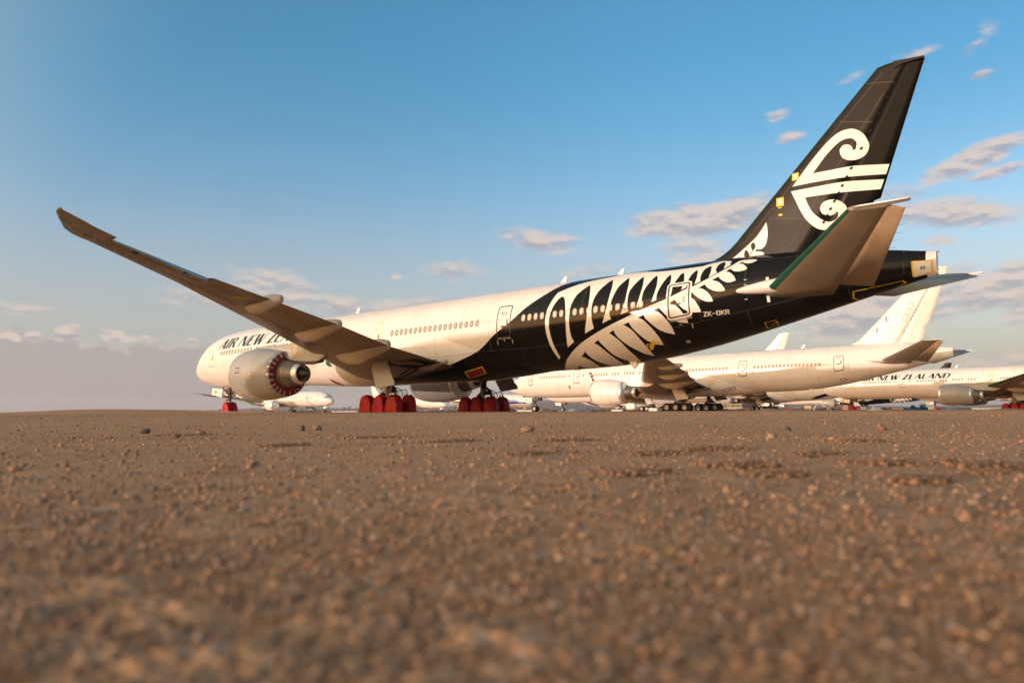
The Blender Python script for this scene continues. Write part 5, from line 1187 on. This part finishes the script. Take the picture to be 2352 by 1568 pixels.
barrier(560, 617, 175, 'low pale barrier right of the small red nose wheel bags'); barrier(762, 822, 175, 'low pale barrier left of the left red wheel covers'); barrier(1188, 1222, 160, 'low pale barrier under the blue striped jumbo nose'); barrier(1405, 1430, 190, 'short low barrier behind the foil heap'); barrier(2232, 2300, 200, 'long low pale barrier behind the grey engine at right')
def dirt_heap(px, Y, w, d, h):
    x = at_depth(px, Y); V = []; F = []; NX, NY = 36, 14
    for j in range(NY+1):
        for i in range(NX+1):
            u, v = -1+2*i/NX, -1+2*j/NY; z = h*max(0, 1-u*u)**1.5*max(0, 1-v*v)*(.8+.8*float(vnoise(np.array([x+u*w]), np.array([Y+v*d]), w*.35, 5)[0])); V.append((u*w/2, v*d/2, z-.05))
    for j in range(NY):
        for i in range(NX): F.append((j*(NX+1)+i, j*(NX+1)+i+1, (j+1)*(NX+1)+i+1, (j+1)*(NX+1)+i))
    o = link('dirt_heap', V, F, mat('loose_dirt', (.31, .165, .085), .95, noise=.2, nscale=2., bump=.5, bscale=6.), None); o.location = (x, Y, ground_z(x, Y)); tag(o, kind='structure')
for a in ((1250, 78, 6, 5, .75), (1793, 112, 17, 6, .75), (1930, 120, 12, 4, .35), (705, 150, 16, 6, .9), (2210, 60, 9, 3, .35), (2300, 66, 12, 4, .4), (1668, 70, 7, 3, .45)): dirt_heap(*a)
def pole(px, Y, h, lab):
    x = at_depth(px, Y); root = empty('signal_pole', (x, Y, ground_z(x, Y)), 0, lab, 'pole'); mb = MB(); mb.tube((0, 0, 0), (0, 0, h), .09, .07, 8); mb.build('post', strut_m, root); c = MB(); c.box((0, 0, h), (.5, .5, .25), bev=.04); c.build('lamp_head', strut_m, root); c = MB(); c.box((0, 0, .1), (.6, .6, .2)); c.build('base', strut_m, root)
pole(1291, 170, 6.6, 'thin grey pole standing right of the white airliner nose wheel')

# ------------------------------------------------------------------ desert plants
bark = mat('joshua_bark', (.12, .085, .06), .9, noise=.3); spike = mat('joshua_leaves', (.10, .105, .05), .8, noise=.35, nscale=2.); dry = mat('dry_scrub', (.15, .105, .065), .9, noise=.35, nscale=1.)
def leaf_burst(mb, c, r, n, rnd):
    for _ in range(n):
        a = rnd.uniform(0, 6.28); e = math.asin(rnd.uniform(-.5, 1)); d = Vector((math.cos(a)*math.cos(e), math.sin(a)*math.cos(e), math.sin(e)))
        s = d.orthogonal().normalized()*r*.10; L = r*rnd.uniform(.7, 1.1); mb.add([c-s, c+s, c+d*L], [(0, 1, 2)])
def joshua(px, Y, h, seed):
    rnd = random.Random(seed); x = at_depth(px, Y); root = empty('joshua_tree', (x, Y, ground_z(x, Y)), rnd.uniform(0, 6), None, 'tree', 'joshua trees behind the parked airliners')
    t = MB(); l = MB(); 
    def grow(p, d, L, r, lev):
        q = p+d*L; t.tube(p, q, r, r*.8, 7)
        if lev == 0 or (lev < 2 and rnd.random() < .25): leaf_burst(l, q, .42*h/3.5, 46, rnd); leaf_burst(l, q-d*L*.35, .3*h/3.5, 20, rnd); return
        for k in range(rnd.choice((2, 2, 3))):
            a = rnd.uniform(0, 6.28); nd = (d+Vector((math.cos(a), math.sin(a), rnd.uniform(-.1, .5)))*rnd.uniform(.7, 1.0)).normalized(); grow(q, nd, L*rnd.uniform(.5, .75), r*.72, lev-1)
    grow(Vector((0, 0, 0)), Vector((rnd.uniform(-.1, .1), rnd.uniform(-.1, .1), 1)).normalized(), h*.42, .17*h/3.5, rnd.choice((2, 3)))
    t.build('trunk', bark, root); l.build('crown', spike, root)
    return root
JO = [(505, 300, 3.0, 'joshua tree left of the small red nose wheel bags'), (582, 330, 3.2, 'joshua tree above the pale barrier right of the nose wheel bags'), (605, 290, 4.2, 'tall forked joshua tree left of the teal airliner engine'), (640, 350, 3.0, 'joshua tree left of the teal airliner wheels'), (692, 310, 3.4, 'joshua tree between the wheel groups of the teal airliner'), (716, 300, 4.2, 'large bushy joshua tree beside the teal airliner engine'), (728, 320, 4.4, 'bushy joshua tree behind the far engine of the teal airliner'), (751, 330, 3., 'joshua tree right of the teal airliner nose wheel'), (789, 280, 3.6, 'joshua tree between the teal airliner nose and red wheel covers'), (802, 290, 4.4, 'tall joshua tree touching the left red wheel covers'), (822, 300, 4.2, 'joshua tree left behind the red wheel covers'), (1012, 330, 3.6, 'joshua tree beside the smaller airliner nose wheel'), (1032, 340, 3.2, 'joshua tree right of the smaller airliner nose wheel'), (1047, 320, 3.8, 'wide joshua tree left of the right red wheel covers'), (1053, 300, 3.4, 'joshua tree close to the right red wheel covers'), (1387, 280, 2.8, 'dark bushy plant behind the short low barrier'), (1352, 300, 2.6, 'small joshua tree left of the foil heap')]
for i, (px, Y, h, lab) in enumerate(JO): joshua(px, Y, h, i+3)['label'] = lab
def scrub(name, n, seed, lo, hi, ylo, yhi, hs):
    rnd = random.Random(seed); mb = MB()
    for _ in range(n):
        Y = rnd.uniform(ylo, yhi); x = at_depth(rnd.uniform(lo, hi), Y); z = ground_z(x, Y); s = rnd.uniform(.5, 1)*hs
        for k in range(9):
            c = Vector((x+rnd.gauss(0, s*.45), Y+rnd.gauss(0, s*.45), z+rnd.uniform(0, s*.35))); leaf_burst(mb, c, s*.5, 9, rnd)
    tag(mb.build(name, dry, None), kind='stuff')
scrub('scrub', 2200, 11, 480, 2352, 230, 640, 1.6)
# ------------------------------------------------------------------ air: thin desert haze round the whole scene
def haze():
    mb = MB(); mb.box((CAM.x, CAM.y, 150), (36000, 36000, 320)); o = mb.build('haze', None or bpy.data.materials.new('haze_air'), None)
    mt = o.data.materials[0]; mt.use_nodes = True; nt = mt.node_tree; nt.nodes.clear()
    out = nt.nodes.new('ShaderNodeOutputMaterial'); v = nt.nodes.new('ShaderNodeVolumePrincipled')
    v.inputs['Color'].default_value = (.86, .88, .95, 1); v.inputs['Density'].default_value = 4.5e-5; v.inputs['Anisotropy'].default_value = .2
    nt.links.new(v.outputs[0], out.inputs['Volume']); tag(o, kind='stuff')
haze()
